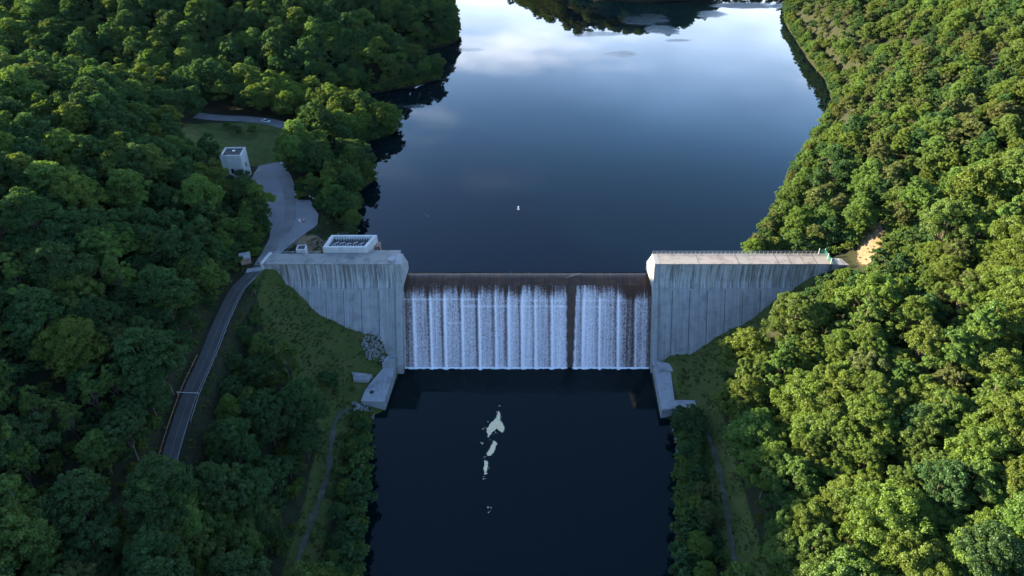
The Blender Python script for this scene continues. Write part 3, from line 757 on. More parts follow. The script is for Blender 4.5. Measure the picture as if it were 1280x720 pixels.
# yellow pipe barrier beside the tower
root = empty('pipe_barrier', (-118.3, 72.0, 32.0)); tag(root, 'yellow pipe barrier standing beside the white tower', 'barrier')
for q in ((-0.6, -1.6), (0.6, 2.2)):
    b = MB(); b.tube([(*q, -.2), (*q, 1.0)], 0.08, 8); b.build('post', M['yellow'], root)
b = MB(); b.tube([(-0.6, -1.6, 0.95), (0.6, 2.2, 0.95)], 0.08, 8); b.build('rail_beam', M['yellow'], root)
def barrel(loc, mat, band, label):
    root = empty('traffic_barrel', loc); tag(root, label, 'traffic barrel')
    b = MB(); b.tube([(0, 0, 0.1), (0, 0, 0.5), (0, 0, 0.85), (0, 0, 1.15)], [0.40, 0.38, 0.36, 0.30], 14); b.build('body', mat, root)
    b = MB(); b.tube([(0, 0, 0), (0, 0, 0.1)], 0.5, 14); b.build('base', M['rubber'], root)
    b = MB(); b.tube([(0, 0, 0.62), (0, 0, 0.82)], 0.395, 14); b.build('band', band, root)
barrel((-89.6, 30.0, 32.0), M['white'], M['orange'], 'white traffic barrel, the one nearer the driven lane')
barrel((-88.2, 30.4, 32.0), M['orange'], M['white'], 'orange traffic barrel, the one nearer the lake')
def sign(loc, face, label):
    root = empty('warning_sign', loc); tag(root, label, 'sign')
    b = MB(); b.tube([(0, 0, -.2), (0, 0, 2.1)], 0.05, 8); b.build('post', M['steel'], root)
    b = MB(); b.box(-0.42, 0.42, -0.1, -0.06, 1.3, 2.15); b.build('sign_panel', face, root)
sign((-119.6, 57.6, 32.0), M['orange'], 'small orange sign on a post below the white tower')
sign((-118.2, 54.7, 32.0), M['white'], 'small white sign on a post at the corner of the parking area')

def car(loc, rz, paint, label):
    root = empty('parked_car', loc, rz); tag(root, label, 'car')
    b = MB()
    prof = [(-2.2, 0.32), (2.2, 0.32), (2.25, 0.62), (2.05, 0.82), (1.1, 0.95), (-1.75, 0.98), (-2.2, 0.85), (-2.25, 0.6)]
    v = [(x, -0.88, z) for x, z in prof] + [(x, 0.88, z) for x, z in prof]; n = len(prof)
    b.add(v, [tuple(range(n)), tuple(reversed(range(n, 2 * n)))] + [(i, n + i, n + (i + 1) % n, (i + 1) % n) for i in range(n)])
    body = b.build('body', paint, root, bevel=0.07)
    b = MB(); v = [(1.05, -.82, .95), (1.05, .82, .95), (-1.7, .82, .97), (-1.7, -.82, .97), (0.35, -.64, 1.44), (0.35, .64, 1.44), (-1.1, .64, 1.45), (-1.1, -.64, 1.45)]
    b.add(v, [(0, 1, 5, 4), (1, 2, 6, 5), (2, 3, 7, 6), (3, 0, 4, 7), (4, 5, 6, 7)]); b.build('window_band', M['glass'], root)
    b = MB(); b.box(-1.12, 0.37, -0.65, 0.65, 1.45, 1.50); b.build('roof', paint, root, bevel=0.03)
    for sx in (-1.35, 1.4):
        for sy in (-0.82, 0.82):
            b = MB(); b.tube([(sx, sy - 0.1, 0.33), (sx, sy + 0.1, 0.33)], 0.33, 14); w = b.build('wheel', M['rubber'], root)
            b = MB(); s_ = 1 if sy > 0 else -1
            b.tube([(sx, sy + s_ * 0.1, 0.33), (sx, sy + s_ * 0.115, 0.33)], 0.19, 10); b.build('rim', M['steel'], w)
    for sy in (-0.62, 0.62):
        b = MB(); b.box(2.18, 2.28, sy - 0.18, sy + 0.18, 0.6, 0.74); b.build('headlight', M['lamp'], root)
car((-128.2, 123.2, 34.12), R(-18), M['car_white'], 'pale car parked on the upper road behind the lawn')
car((-109.0, 82.6, 32.03), R(70), M['car_white'], 'pale car half under the trees at the far end of the parking area')

# green mesh fence and gate at the hill end of the right bulkhead
root = empty('mesh_fence', (106.2, -2.5, 36)); tag(root, 'green mesh fence with pale posts closing off the end of the right dam deck', 'fence')
b = MB()
for q in ((0, -2.9, 0, 3.4), (0, 3.4, -2.0, 3.7), (0, -2.9, 2.2, -3.2)):
    p0, p1 = np.array(q[:2]), np.array(q[2:])
    n = int(np.linalg.norm(p1 - p0) / 0.22)
    for k in range(n + 1):
        c = p0 + (p1 - p0) * k / n; b.tube([(c[0], c[1], 0.0), (c[0], c[1], 2.0)], 0.022, 4)
    for z in (0.3, 0.75, 1.2, 1.6, 2.0): b.tube([(*p0, z), (*p1, z)], 0.022, 4)
b.build('mesh_panel', M['green_mesh'], root)
for q in ((0, -2.9), (0, 0.2), (0, 3.4), (-2.0, 3.7), (2.2, -3.2)):
    b = MB(); b.tube([(*q, 0), (*q, 2.3)], 0.07, 8); b.build('post', M['white'], root)

# buoy on the lake and a snag nearer the shore
root = empty('buoy', (-3.1, 46.8, 28.0)); tag(root, 'white spar buoy floating alone in the middle of the lake', 'buoy')
b = MB(); b.tube([(0, 0, -0.4), (0, 0, 0.25), (0, 0, 0.35), (0, 0, 1.4), (0, 0, 1.5)], [0.5, 0.5, 0.28, 0.26, 0.1], 14); b.build('float', M['white'], root)
b = MB(); b.tube([(0, 0, 0.8), (0, 0, 1.0)], 0.285, 14); b.build('band', M['orange'], root)
b = MB(); b.tube([(-40.3, 40.5, 27.6), (-40.6, 40.8, 28.5), (-41.5, 41.5, 29.1)], [0.1, 0.07, 0.03], 6); b.tube([(-40.4, 40.6, 28.0), (-39.6, 41.2, 29.0)], [0.07, 0.02], 6)
tag(b.build('snag', M['wood']), 'forked bare branch poking out of the lake near the left shore', 'branch')

# cream foam drifting on the pool below the dam
FO = {'large cream foam patch with a forked lower edge, nearest the dam': [(-10.3, -41.4), (-11.0, -44.5), (-13.1, -47.5), (-14.2, -50.5), (-13.4, -53.3), (-12.2, -51.0), (-10.9, -49.6), (-8.9, -51.5), (-8.2, -49.5), (-8.8, -47.5), (-10.0, -45.6), (-9.8, -43.0)],
      'slim cream foam patch, the middle one of the drifting three': [(-11.6, -54.9), (-12.6, -57.2), (-13.9, -60.9), (-12.7, -61.3), (-11.8, -60.0), (-10.7, -56.1)],
      'small oval cream foam patch, farthest from the dam': [(-14.2, -63.0), (-14.8, -66.3), (-14.1, -68.3), (-13.5, -66.7), (-13.4, -63.6)]}
for lab, pts in FO.items():
    P = []
    n = len(pts)
    for i in range(n):
        a_, b_ = np.array(pts[i]), np.array(pts[(i + 1) % n])
        for k in range(6):
            q = a_ + (b_ - a_) * k / 6; P.append(q + rng.uniform(-.16, .16, 2))
    b = MB(); b.prism_z([tuple(p) for p in P], -0.02, 0.06)
    for k in range(26 if n > 8 else 12):      # lacy crumbs of foam round the edge
        q = P[int(rng.integers(0, len(P)))] + rng.normal(0, 0.45, 2); r0 = 0.05 + 0.22 * rng.random() ** 2; m_ = 7
        b.prism_z([(q[0] + r0 * rng.uniform(.6, 1.3) * math.cos(6.283 * a / m_), q[1] + 1.5 * r0 * rng.uniform(.6, 1.3) * math.sin(6.283 * a / m_)) for a in range(m_)], -0.02, 0.035)
    tag(b.build('foam_patch', M['cream']), lab, 'foam', 'foam patches drifting below the dam')
b = MB()
for (x, y) in ((-9.9, -39.2), (-13.2, -53.8), (-14.3, -61.8), (-12.9, -80.9), (-12.5, -81.9), (-11.0, -52.2), (-15.0, -49.5), (-14.2, -69.6), (-9.6, -43.5), (-15.6, -55.5)):
    for _ in range(3):
        xx, yy = x + random.uniform(-.5, .5), y + random.uniform(-.9, .9)
        b.tube([(xx, yy, -0.02), (xx, yy, 0.03)], random.uniform(.08, .22), 7)
tag(b.build('foam', M['cream']), kind='stuff')

# rock fill
def rockpile(n, poly, zf, smin, smax, name='riprap'):
    vs, fs = [], []
    base = bmesh.new(); bmesh.ops.create_icosphere(base, subdivisions=1, radius=1)
    bv = np.array([v.co[:] for v in base.verts]); bf = np.array([[v.index for v in f.verts] for f in base.faces]); base.free()
    x0, y0 = poly.min(0); x1, y1 = poly.max(0); k = 0
    while k < n:
        x, y = rng.uniform(x0, x1), rng.uniform(y0, y1)
        if sdist(np.array([x]), np.array([y]), poly)[0] > 0: continue
        s = rng.uniform(smin, smax); sc_ = s * rng.uniform(.6, 1.2, 3)
        an = rng.uniform(0, 6.28); rot = np.array([[math.cos(an), -math.sin(an), 0], [math.sin(an), math.cos(an), 0], [0, 0, 1]])
        z = float(height(np.array([x]), np.array([y]))[0])
        v = (bv * rng.uniform(.75, 1.15, (len(bv), 1)) * sc_) @ rot.T + np.array((x, y, z + s * 0.15))
        fs.append(bf + len(vs) * len(bv)); vs.append(v); k += 1
    me = np_mesh(name, np.concatenate(vs), np.concatenate(fs), [M['rock']])
    return tag(link(bpy.data.objects.new(name, me)), kind='stuff')
rockpile(300, np.array([(-58.5, -15.5), (-50.5, -13.5), (-48, -15), (-48, -19), (-52.5, -22.5), (-57, -23), (-59.5, -19)], float), None, 0.22, 0.7)
rockpile(70, np.array([(-60, -41), (-53.5, -41.8), (-52.2, -44.5), (-53, -47), (-58, -46)], float), None, 0.3, 0.8)
rockpile(60, np.array([(47.5, -46), (51, -45.5), (50, -62), (46.5, -62)], float), None, 0.25, 0.7)
rockpile(90, np.array([(-90, 9), (-76, 14.5), (-66, 19), (-66, 30), (-71, 30), (-80, 18), (-91, 13)], float), None, 0.2, 0.6)

# ------------------------------------------------------------------ trees
def leaves_from_puffs(puffs, total, size, r_, up_bias=0.25):
    """puffs: (x,y,z,r,tint). Leaf clusters are quads spread over every puff."""
    puffs = np.array(puffs); w = puffs[:, 3] ** 2; w = w / w.sum()
    pick = r_.choice(len(puffs), total, p=w)
    d = r_.normal(size=(total, 3)); d[:, 2] += up_bias; d /= np.linalg.norm(d, axis=1)[:, None]
    flip = d[:, 2] < -0.35; d[flip, 2] *= -1
    rad = puffs[pick, 3] * (0.60 + 0.48 * r_.random(total) ** 0.6)
    c = puffs[pick, :3] + d * rad[:, None] * np.array((1, 1, 0.78))
    nrm = d * 0.50 + np.array((0, 0, 0.15)) + r_.normal(size=(total, 3)) * 0.62; nrm /= np.linalg.norm(nrm, axis=1)[:, None]
    h = np.where(np.abs(nrm[:, 2:3]) < 0.9, np.array([[0, 0, 1.0]]), np.array([[1.0, 0, 0]]))
    u = np.cross(nrm, h); u /= np.linalg.norm(u, axis=1)[:, None]; v = np.cross(nrm, u)
    an = r_.uniform(0, 6.28, total)[:, None]; u, v = u * np.cos(an) + v * np.sin(an), v * np.cos(an) - u * np.sin(an)
    s = (size * r_.uniform(0.6, 1.35, total))[:, None]
    V = np.stack([c - u * s * .5, c - v * s * .34 + nrm * s * .1, c + u * s * .5, c + v * s * .34 + nrm * s * .1], 1).reshape(-1, 3)
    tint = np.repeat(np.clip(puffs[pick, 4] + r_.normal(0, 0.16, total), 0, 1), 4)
    F = np.arange(total * 4).reshape(-1, 4)
    return V, F, tint

def tree_proto(seed, Rc, H, base, nlobe, leaves, size, mat, shape='round'):
    r_ = np.random.default_rng(seed)
    puffs, lobes = [], []
    for i in range(nlobe):
        an = i * 2.39996 + r_.uniform(-.5, .5); q = math.sqrt((i + 0.5) / nlobe) * r_.uniform(0.85, 1.1)
        rr = Rc * 0.70 * q
        if shape == 'tall': top = base + (H - base) * (0.95 - 0.55 * q ** 1.4)
        else: top = base + (H - base) * (0.88 - 0.46 * q ** 2)
        z = top - (H - base) * r_.uniform(0.02, 0.20)
        lobes.append((rr * math.cos(an), rr * math.sin(an), z, Rc * r_.uniform(0.27, 0.43)))
    for i in range(nlobe // 2):     # lower skirt
        an = r_.uniform(0, 6.28); rr = Rc * r_.uniform(.35, .8)
        lobes.append((rr * math.cos(an), rr * math.sin(an), base + (H - base) * r_.uniform(0.08, 0.38), Rc * r_.uniform(0.22, 0.33)))
    for (x, y, z, lr) in lobes:
        lt = r_.uniform(0.3, 0.7)
        for k in range(int(r_.integers(15, 22))):
            d = r_.normal(size=3); d[2] = abs(d[2]) * 0.9 - 0.15; d /= np.linalg.norm(d)
            rj = r_.uniform(.65, 1.12)
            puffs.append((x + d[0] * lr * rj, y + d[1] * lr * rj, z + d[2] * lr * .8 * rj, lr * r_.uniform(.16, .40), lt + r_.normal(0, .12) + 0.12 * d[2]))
    V, F, tint = leaves_from_puffs(puffs, leaves, size, r_)
    me = np_mesh('crown', V, F, [mat])
    at = me.attributes.new('tint', 'FLOAT', 'POINT'); at.data.foreach_set('value', tint.astype(np.float32))
    b = MB()
    lean = r_.uniform(-.6, .6, 2)
    top = (lean[0], lean[1], base + (H - base) * 0.62)
    b.tube([(0, 0, -1.5), (0.05, 0, 0.4), (lean[0] * .4, lean[1] * .4, base * .8), top], [0.034 * Rc + .14, 0.028 * Rc + .1, 0.024 * Rc + .06, 0.06], 8)
    for (x, y, z, lr) in lobes[:nlobe]:
        z0 = base * r_.uniform(0.65, 1.25); m = (x * .45 + lean[0] * .5, y * .45 + lean[1] * .5, z0 + (z - z0) * .55)
        b.tube([(lean[0] * .4, lean[1] * .4, z0), m, (x, y, z)], [0.16, 0.11, 0.04], 5)
    return me, b

PROTO = []      # (crown mesh, trunk mesh, colour, size word, radius, height)
spec = [  # seed radius height base lobes leaves leaf-size colour shape
    (1, 7.5, 19.0, 5.0, 13, 31000, 0.40, 'bright green', 'round'),
    (2, 6.6, 20.5, 5.5, 11, 27000, 0.38, 'mid green', 'tall'),
    (3, 8.4, 20.0, 5.0, 16, 35000, 0.41, 'mid green', 'round'),
    (4, 5.6, 17.0, 4.0, 10, 22000, 0.36, 'deep green', 'round'),
    (5, 6.0, 22.0, 6.0, 11, 24000, 0.38, 'bright green', 'tall'),
    (6, 7.2, 18.0, 4.5, 13, 28000, 0.38, 'deep green', 'round'),
    (7, 6.8, 19.0, 5.5, 12, 27000, 0.40, 'olive', 'round'),
    (8, 7.8, 21.0, 5.5, 15, 32000, 0.40, 'bright green', 'round'),
    (9, 4.2, 22.5, 5.0, 10, 18000, 0.38, 'mid green', 'tall'),
    (10, 9.4, 18.5, 4.5, 20, 36000, 0.42, 'bright green', 'round'),
    (11, 5.2, 15.0, 3.5, 9, 17000, 0.38, 'olive', 'round'),
    (12, 7.0, 23.0, 6.0, 14, 28000, 0.40, 'deep green', 'tall')]
for sd, rc, hh, bs, nl, lv, sz, colr, shp in spec:
    cm, tb = tree_proto(sd, rc, hh, bs, nl, lv, sz, LEAF[colr], shp)
    tb_o = tb.build('trunk', M['bark'], None, smooth=True); tm = tb_o.data; bpy.data.objects.remove(tb_o)
    PROTO.append((cm, tm, colr, shp, rc, hh))
SHRUB = []
for sd, rc, hh, lv, colr in ((31, 2.6, 4.6, 3200, 'mid green'), (32, 3.2, 6.2, 4200, 'deep green'), (33, 2.2, 3.4, 2600, 'bright green')):
    cm, tb = tree_proto(sd, rc, hh, 0.6, 7, lv, 0.40, LEAF[colr])
    tb_o = tb.build('stem', M['bark'], None); tm = tb_o.data; bpy.data.objects.remove(tb_o)
    SHRUB.append((cm, tm, colr, 'round', rc, hh))

# where trees stand: a jittered grid over the slopes, minus water, roads and clearings
def scatter(x0, x1, y0, y1, step, seed):
    r_ = np.random.default_rng(seed)
    xs = np.arange(x0, x1, step); ys = np.arange(y0, y1, step * 0.9)
    X, Y = np.meshgrid(xs, ys); X = X + (np.arange(len(ys)) % 2)[:, None] * step * .5
    X = X.ravel() + r_.uniform(-.36, .36, X.size) * step; Y = Y.ravel() + r_.uniform(-.36, .36, Y.size) * step
    return X, Y, r_
CAM = np.array((-5.8, -215.3, 178.0)); PIT = R(36); FPX = 900.0
def project(x, y, z):
    dx, dy, dz = x - CAM[0], y - CAM[1], z - CAM[2]
    f = dy * math.cos(PIT) - dz * math.sin(PIT); dn = -dy * math.sin(PIT) - dz * math.cos(PIT)
    return 640 + FPX * dx / f, 360 + FPX * dn / f, f
X1, Y1, r1 = scatter(-340, 380, -150, 470, 6.6, 5)
X2, Y2, r2 = scatter(-260, 420, 372, 900, 11.0, 6)
k2 = (Y2 > 470)
# a fringe of trees leaning over the shoreline
shx, shy = [], []
for i in range(len(LAKE)):
    p, q = LAKE[i], LAKE[(i + 1) % len(LAKE)]; L_ = np.linalg.norm(q - p); nn = np.array(((q - p)[1], -(q - p)[0])) / L_
    if i >= len(LAKE) - 2: continue
    for k in range(int(L_ / 5.5) + 1):
        c_ = p + (q - p) * min(1, (k + r1.uniform(.1, .9)) * 5.5 / L_)
        for sg in (1, -1):
            e_ = c_ + nn * sg * r1.uniform(1.0, 2.4)
            if sdist(e_[:1], e_[1:], LAKE)[0] > 0.5: shx.append(e_[0]); shy.append(e_[1]); break
NSH = len(shx)
RX_, RY_ = [], []
for k in range(9):      # trees crowding the river side of the lower road
    c_ = ROAD_C[np.argmin(np.abs(ROAD_C[:, 1] + 99 + k * 5.0))]; RX_.append(c_[0] + 4.9 + (k % 2) * .8); RY_.append(c_[1])
X = np.concatenate([X1, X2[k2], RX_, shx]); Y = np.concatenate([Y1, Y2[k2], RY_, shy])
fringe = np.arange(len(X)) >= len(X) - NSH
crowd = (np.arange(len(X)) >= len(X) - NSH - len(RX_)) & ~fringe
z, dl, dr, d_rd, d_ur, d_tr, d_tk, d_lot = height(X, Y, True)
up = Y > 0
ok = np.where(up, np.where(fringe, dl > 0.4, dl > 3.5), dr > 3.5)
ok &= (d_rd > np.where((Y < -100) | (X < np.interp(Y, ROAD_C[::-1, 1], ROAD_C[::-1, 0])), 4.2, 6.4)) & (d_ur > 6.5) & (d_tr > 4.5) & (d_tk > 3.5) & (d_lot > 2.6)
for P, mg in ((LAWN, 3.0), (SLOPE_L, 1.0), (SLOPE_R, 1.5), (DAMSIDE, 2.0)): ok &= sdist(X, Y, P) > mg
ok &= ~((X > -102) & (X < 109) & (Y > -12) & (Y < 7)) & ~((np.abs(X) < 48) & (Y > -25) & (Y < 12))
ok &= ~((X > 70) & (X < 109) & (Y < 0) & (sdist(X, Y, SLOPE_R) < 3))
ok &= ~((np.hypot(X + 125, Y - 68) < 9.0) | ((X > -129) & (X < -114) & (Y > 40) & (Y < 66)) | (np.hypot(X + 101, Y + 1) < 6) | (dirt_mask(X, Y) > 0.2))
ok &= ~((X > 112) & (X < 124) & (Y > -9) & (Y < 6))
ok &= ~((X > 90) & (X < 128) & (Y > -21) & (Y < -2))
roadx = np.interp(Y, ROAD_C[::-1, 1], ROAD_C[::-1, 0])
roadside = (X > roadx) & (d_rd < 15) & (Y > -88) & (Y < -8)
ok &= ~(roadside & (d_rd < 6.6))
thin = np.random.default_rng(3).random(len(X))
ok &= fringe | crowd | (thin < np.where((X > 0) & (Y > 5), 0.95, np.where(Y < 0, np.where(X > 0, 0.86, 0.76), np.where(X > 0, 0.95, 0.80))))
fringe = fringe[ok]; crowd = crowd[ok]
X, Y, z, dl, dr = X[ok], Y[ok], z[ok], dl[ok], dr[ok]
N = len(X)
rr = np.random.default_rng(77)
proto = rr.integers(0, len(PROTO), N)
scale = rr.uniform(0.55, 1.08, N)
right_low = (X > 60) & (Y < 5)
proto = np.where(right_low & (rr.random(N) < .75), rr.choice([0, 1, 4, 7, 9, 2, 8], N), proto)
proto = np.where((X < 0) & (rr.random(N) < .88), rr.choice([2, 3, 5, 11, 3, 1, 8, 11], N), proto)  # mostly darker leaf kinds, putting the left hillside's shade into leaf colour
point = (X > -140) & (X < -66) & (Y > 115) & (Y < 168)
proto = np.where(point & (rr.random(N) < .85), rr.choice([0, 4, 7, 9], N), proto)
hill = (X > 60) & (Y > 5)
proto = np.where(hill & (rr.random(N) < .6), rr.choice([1, 2, 6, 10, 5, 3, 8, 10, 2], N), proto)
scale = np.where(hill, scale * 0.68, scale)
scale = np.where((Y < 0) & ~hill, scale * 1.12, scale)
scale = np.where(roadside[ok], 0.54, scale)
scale = np.where((X > -168) & (X < -129) & (Y > 50) & (Y < 92), scale * 0.78, scale)
scale = np.where(point, np.clip(scale * 1.0, .65, 0.92), scale)
scale = np.where((X > 86) & (X < 134) & (Y > -38) & (Y <= -20), scale * 0.62, scale)
scale = np.where(crowd, np.maximum(scale, 0.95), scale)
edge = np.where(Y > 0, dl, dr)
scale *= np.where((edge < 9) & (Y < 0), 0.52, np.where(fringe, 0.72, np.where(edge < 6, 0.85, 1.0)))
rotz = rr.uniform(0, 6.283, N)

pu, pv, pf = project(X, Y, z + 12 * scale)
inside = (pu > -25) & (pu < 1305) & (pv > -25) & (pv < 760) & (pf > 0)
order = np.argsort(np.where(inside, pf, 1e9))
NIND = 300
ind = order[:NIND]
rest = np.setdiff1d(np.arange(N), ind)

def ordinal(n):
    w = ['first', 'second', 'third', 'fourth', 'fifth', 'sixth', 'seventh', 'eighth', 'ninth', 'tenth', 'eleventh', 'twelfth', 'thirteenth', 'fourteenth', 'fifteenth', 'sixteenth', 'seventeenth', 'eighteenth', 'nineteenth', 'twentieth']
    if n <= 20: return w[n - 1]
    tens = {2: 'twenty', 3: 'thirty', 4: 'forty', 5: 'fifty'}[n // 10]
    return tens + '-' + w[n % 10 - 1] if n % 10 else tens[:-1] + 'ieth'
def zone(x, y):
    if x < 0:
        if y > 0: return ('left hillside above the road', 'road') if x < -99 else ('left point beside the lake', 'lake')
        c = ROAD_C[np.argmin(np.abs(ROAD_C[:, 1] - y))]
        if x < c[0]: return ('slope above the left road', 'road')
        tr_ = np.interp(y, TRAIL_C[::-1, 1], TRAIL_C[::-1, 0])
        return ('slope below the left road', 'trail') if x < tr_ else ('left riverbank below the dam', 'water')
    if y > 4: return ('right hillside above the lake', 'lake')
    tk = np.interp(y, TRACK_C[::-1, 1], TRACK_C[::-1, 0])
    return ('right riverbank below the dam', 'water') if x < tk + 2 else ('slope right of the river', 'river')
def label_set(items):
    """items: (index, x, y, colour, size word, noun) -> a label that singles each one out"""
    zones = {}
    for it in items: zones.setdefault(zone(it[1], it[2]), []).append(it)
    out = {}
    for (zt, mark), L in zones.items():
        ymin = min(i[2] for i in L)
        rows = {}
        for it in L: rows.setdefault(int((it[2] - ymin) // 11), []).append(it)
        for rank, rk in enumerate(sorted(rows)):
            RL = sorted(rows[rk], key=lambda i: abs(i[1]))
            for n, it in enumerate(RL, 1):
                pos = 'nearest' if n == 1 else ordinal(n) + ' from'
                out[it[0]] = f"{it[4]} {it[3]} {it[5]}, {zt}, {ordinal(rank + 1)} row up, {pos + (' ' if n > 1 else ' ') + mark}"
    return out
def sizeword(s, h): 
    hh = s * h
    return 'tall' if hh > 19 else ('mid-sized' if hh > 14 else 'small')
items = [(int(i), X[i], Y[i], PROTO[proto[i]][2], sizeword(scale[i], PROTO[proto[i]][5]), 'tree') for i in ind]
labels = label_set(items)
for i in ind:
    cm, tm, colr, shp, rc, hh = PROTO[proto[i]]
    root = empty('broadleaf_tree', (X[i], Y[i], z[i] - 0.2), rotz[i]); root.scale = (scale[i],) * 3
    tag(root, labels[int(i)], 'tree', 'broadleaf trees around the dam')
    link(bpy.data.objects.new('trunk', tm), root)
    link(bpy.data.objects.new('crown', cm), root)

# lighter-weight copies of the same kinds of tree carry the forest behind the nearest three hundred
def scatter_object(name, pts, protos):
    """ONE object that repeats the given meshes on its points; pts: (x,y,z,scale,rot,kind)"""
    pts = np.array(pts, float)
    me = bpy.data.meshes.new(name); me.vertices.add(len(pts)); me.vertices.foreach_set('co', pts[:, :3].astype(np.float32).ravel())
    for nm, c in (('t_scale', 3), ('t_rot', 4), ('t_kind', 5)):
        a = me.attributes.new(nm, 'FLOAT', 'POINT'); a.data.foreach_set('value', pts[:, c].astype(np.float32))
    o = link(bpy.data.objects.new(name, me))
    ng = bpy.data.node_groups.new(name, 'GeometryNodeTree')
    ng.interface.new_socket('Geometry', in_out='INPUT', socket_type='NodeSocketGeometry'); ng.interface.new_socket('Geometry', in_out='OUTPUT', socket_type='NodeSocketGeometry')
    n, l = ng.nodes, ng.links
    gi, go, jn = n.new('NodeGroupInput'), n.new('NodeGroupOutput'), n.new('GeometryNodeJoinGeometry')
    def attr(nm):
        a = n.new('GeometryNodeInputNamedAttribute'); a.data_type = 'FLOAT'; a.inputs['Name'].default_value = nm; return a.outputs['Attribute']
    sc_, rt, kd = attr('t_scale'), attr('t_rot'), attr('t_kind')
    cx = n.new('ShaderNodeCombineXYZ'); l.new(rt, cx.inputs[2])
    for k, po in enumerate(protos):
        cmp_ = n.new('FunctionNodeCompare'); cmp_.data_type = 'FLOAT'; cmp_.operation = 'EQUAL'; l.new(kd, cmp_.inputs[0]); cmp_.inputs[1].default_value = float(k); cmp_.inputs['Epsilon'].default_value = 0.1
        oi = n.new('GeometryNodeObjectInfo'); oi.inputs['Object'].default_value = po; oi.inputs['As Instance'].default_value = True; oi.transform_space = 'ORIGINAL'
        ip = n.new('GeometryNodeInstanceOnPoints')
        l.new(gi.outputs[0], ip.inputs['Points']); l.new(cmp_.outputs[0], ip.inputs['Selection']); l.new(oi.outputs['Geometry'], ip.inputs['Instance'])
        l.new(cx.outputs[0], ip.inputs['Rotation']); l.new(sc_, ip.inputs['Scale'])
        l.new(ip.outputs[0], jn.inputs[0])
    l.new(jn.outputs[0], go.inputs[0])
    md = o.modifiers.new('repeat', 'NODES'); md.node_group = ng
    return tag(o, kind='stuff')
bx, by, br = [], [], np.random.default_rng(41)
for i in range(len(LAKE) - 2):
    p, q = LAKE[i], LAKE[(i + 1) % len(LAKE)]; L_ = np.linalg.norm(q - p); nn = np.array(((q - p)[1], -(q - p)[0])) / L_
    for k in range(int(L_ / 0.9) + 1):
        c_ = p + (q - p) * br.random()
        for sg in (1, -1):
            e_ = c_ + nn * sg * (0.25 + 3.6 * br.random() ** 1.6)
            if sdist(e_[:1], e_[1:], LAKE)[0] > 0.25: bx.append(e_[0]); by.append(e_[1]); break
gx_, gy_, _ = scatter(82, 145, -27, 40, 2.6, 12)       # brush behind the hill end of the dam
gx2, gy2, _ = scatter(-125, -98, -4, 60, 3.2, 13)      # brush between the hillside and the parking area
gx3, gy3, _ = scatter(-240, 260, -150, 90, 5.0, 14)    # understorey under the nearer woods
gm = np.ones(len(gx3), bool)
for P, mg in ((LAWN, 2), (SLOPE_L, 1), (SLOPE_R, 1), (DAMSIDE, 3)): gm &= sdist(gx3, gy3, P) > mg
gm &= ~((gx3 > -102) & (gx3 < 109) & (gy3 > -12) & (gy3 < 7)) & (np.hypot(gx3 + 101, gy3 + 1) > 4.5) & (sdist(gx3, gy3, RIVER) > 2) & ~((np.abs(gx3) < 48) & (gy3 > -45) & (gy3 < 12)) & ~((gx3 > 88) & (gx3 < 128) & (gy3 > -22) & (gy3 < 8)) & ~((near_line(gx3, gy3, ROAD_C)[0] < 7.5) & (gy3 > -92) & (gx3 > np.interp(gy3, ROAD_C[::-1, 1], ROAD_C[::-1, 0]))) & (near_line(gx3, gy3, TRAIL_C)[0] > 3.5) & (near_line(gx3, gy3, TRACK_C)[0] > 3)
gx3, gy3 = gx3[gm], gy3[gm]
NU = len(gx3)
bx = np.concatenate([bx, gx_, gx2, gx3]); by = np.concatenate([by, gy_, gy2, gy3])
bz, bdl, _, b1, b2, b3, b4, b5 = height(bx, by, True)
k = (by > 2) & (bdl > 0.2) & (b1 > 5) & (b2 > 5) & (b5 > 1.2) & (dirt_mask(bx, by) < 0.3) & ~((bx > -95) & (bx < -56) & (by < 30)) & ~((bx < 106) & (bx > 0) & (by < 5)) & (np.hypot(bx + 125, by - 70) > 7.5) & ~((bx > -131) & (bx < -117) & (by > 56) & (by < 70))
k |= (np.arange(len(bx)) >= len(bx) - NU) & (by <= 2) & (b1 > 5.0) & (b5 > 1.5)
k |= (by < -15) & (bx > 91) & (bx < 150)
k |= (by <= 2) & (bx > 117) & (bx < 150) & (dirt_mask(bx, by) < 0.2)
k |= (by <= 2) & (bx < -90) & (b1 > 5) & (b5 > 1.5) & (np.hypot(bx + 101, by + 1) > 4.5)
bx, by, bz = bx[k], by[k], bz[k]
brush = np.stack([bx, by, bz - 0.55, br.uniform(.6, 1.25, len(bx)), br.uniform(0, 6.28, len(bx)), 12 + br.integers(0, 3, len(bx))], 1)
far_protos = []
for sd, rc, hh, bs, nl, lv, sz, colr, shp in spec:
    cm, tb = tree_proto(sd + 100, rc, hh, bs, nl, int(lv * 0.55), sz * 1.35, LEAF[colr], shp)
    far_protos.append(bpy.data.objects.new('far_crown', cm))
for cm, tm, colr, shp, rc, hh in SHRUB: far_protos.append(bpy.data.objects.new('far_bush', cm))
forest = scatter_object('forest', [(X[i], Y[i], z[i] - 0.2, scale[i], rotz[i], proto[i]) for i in rest] + [tuple(r) for r in brush], far_protos)

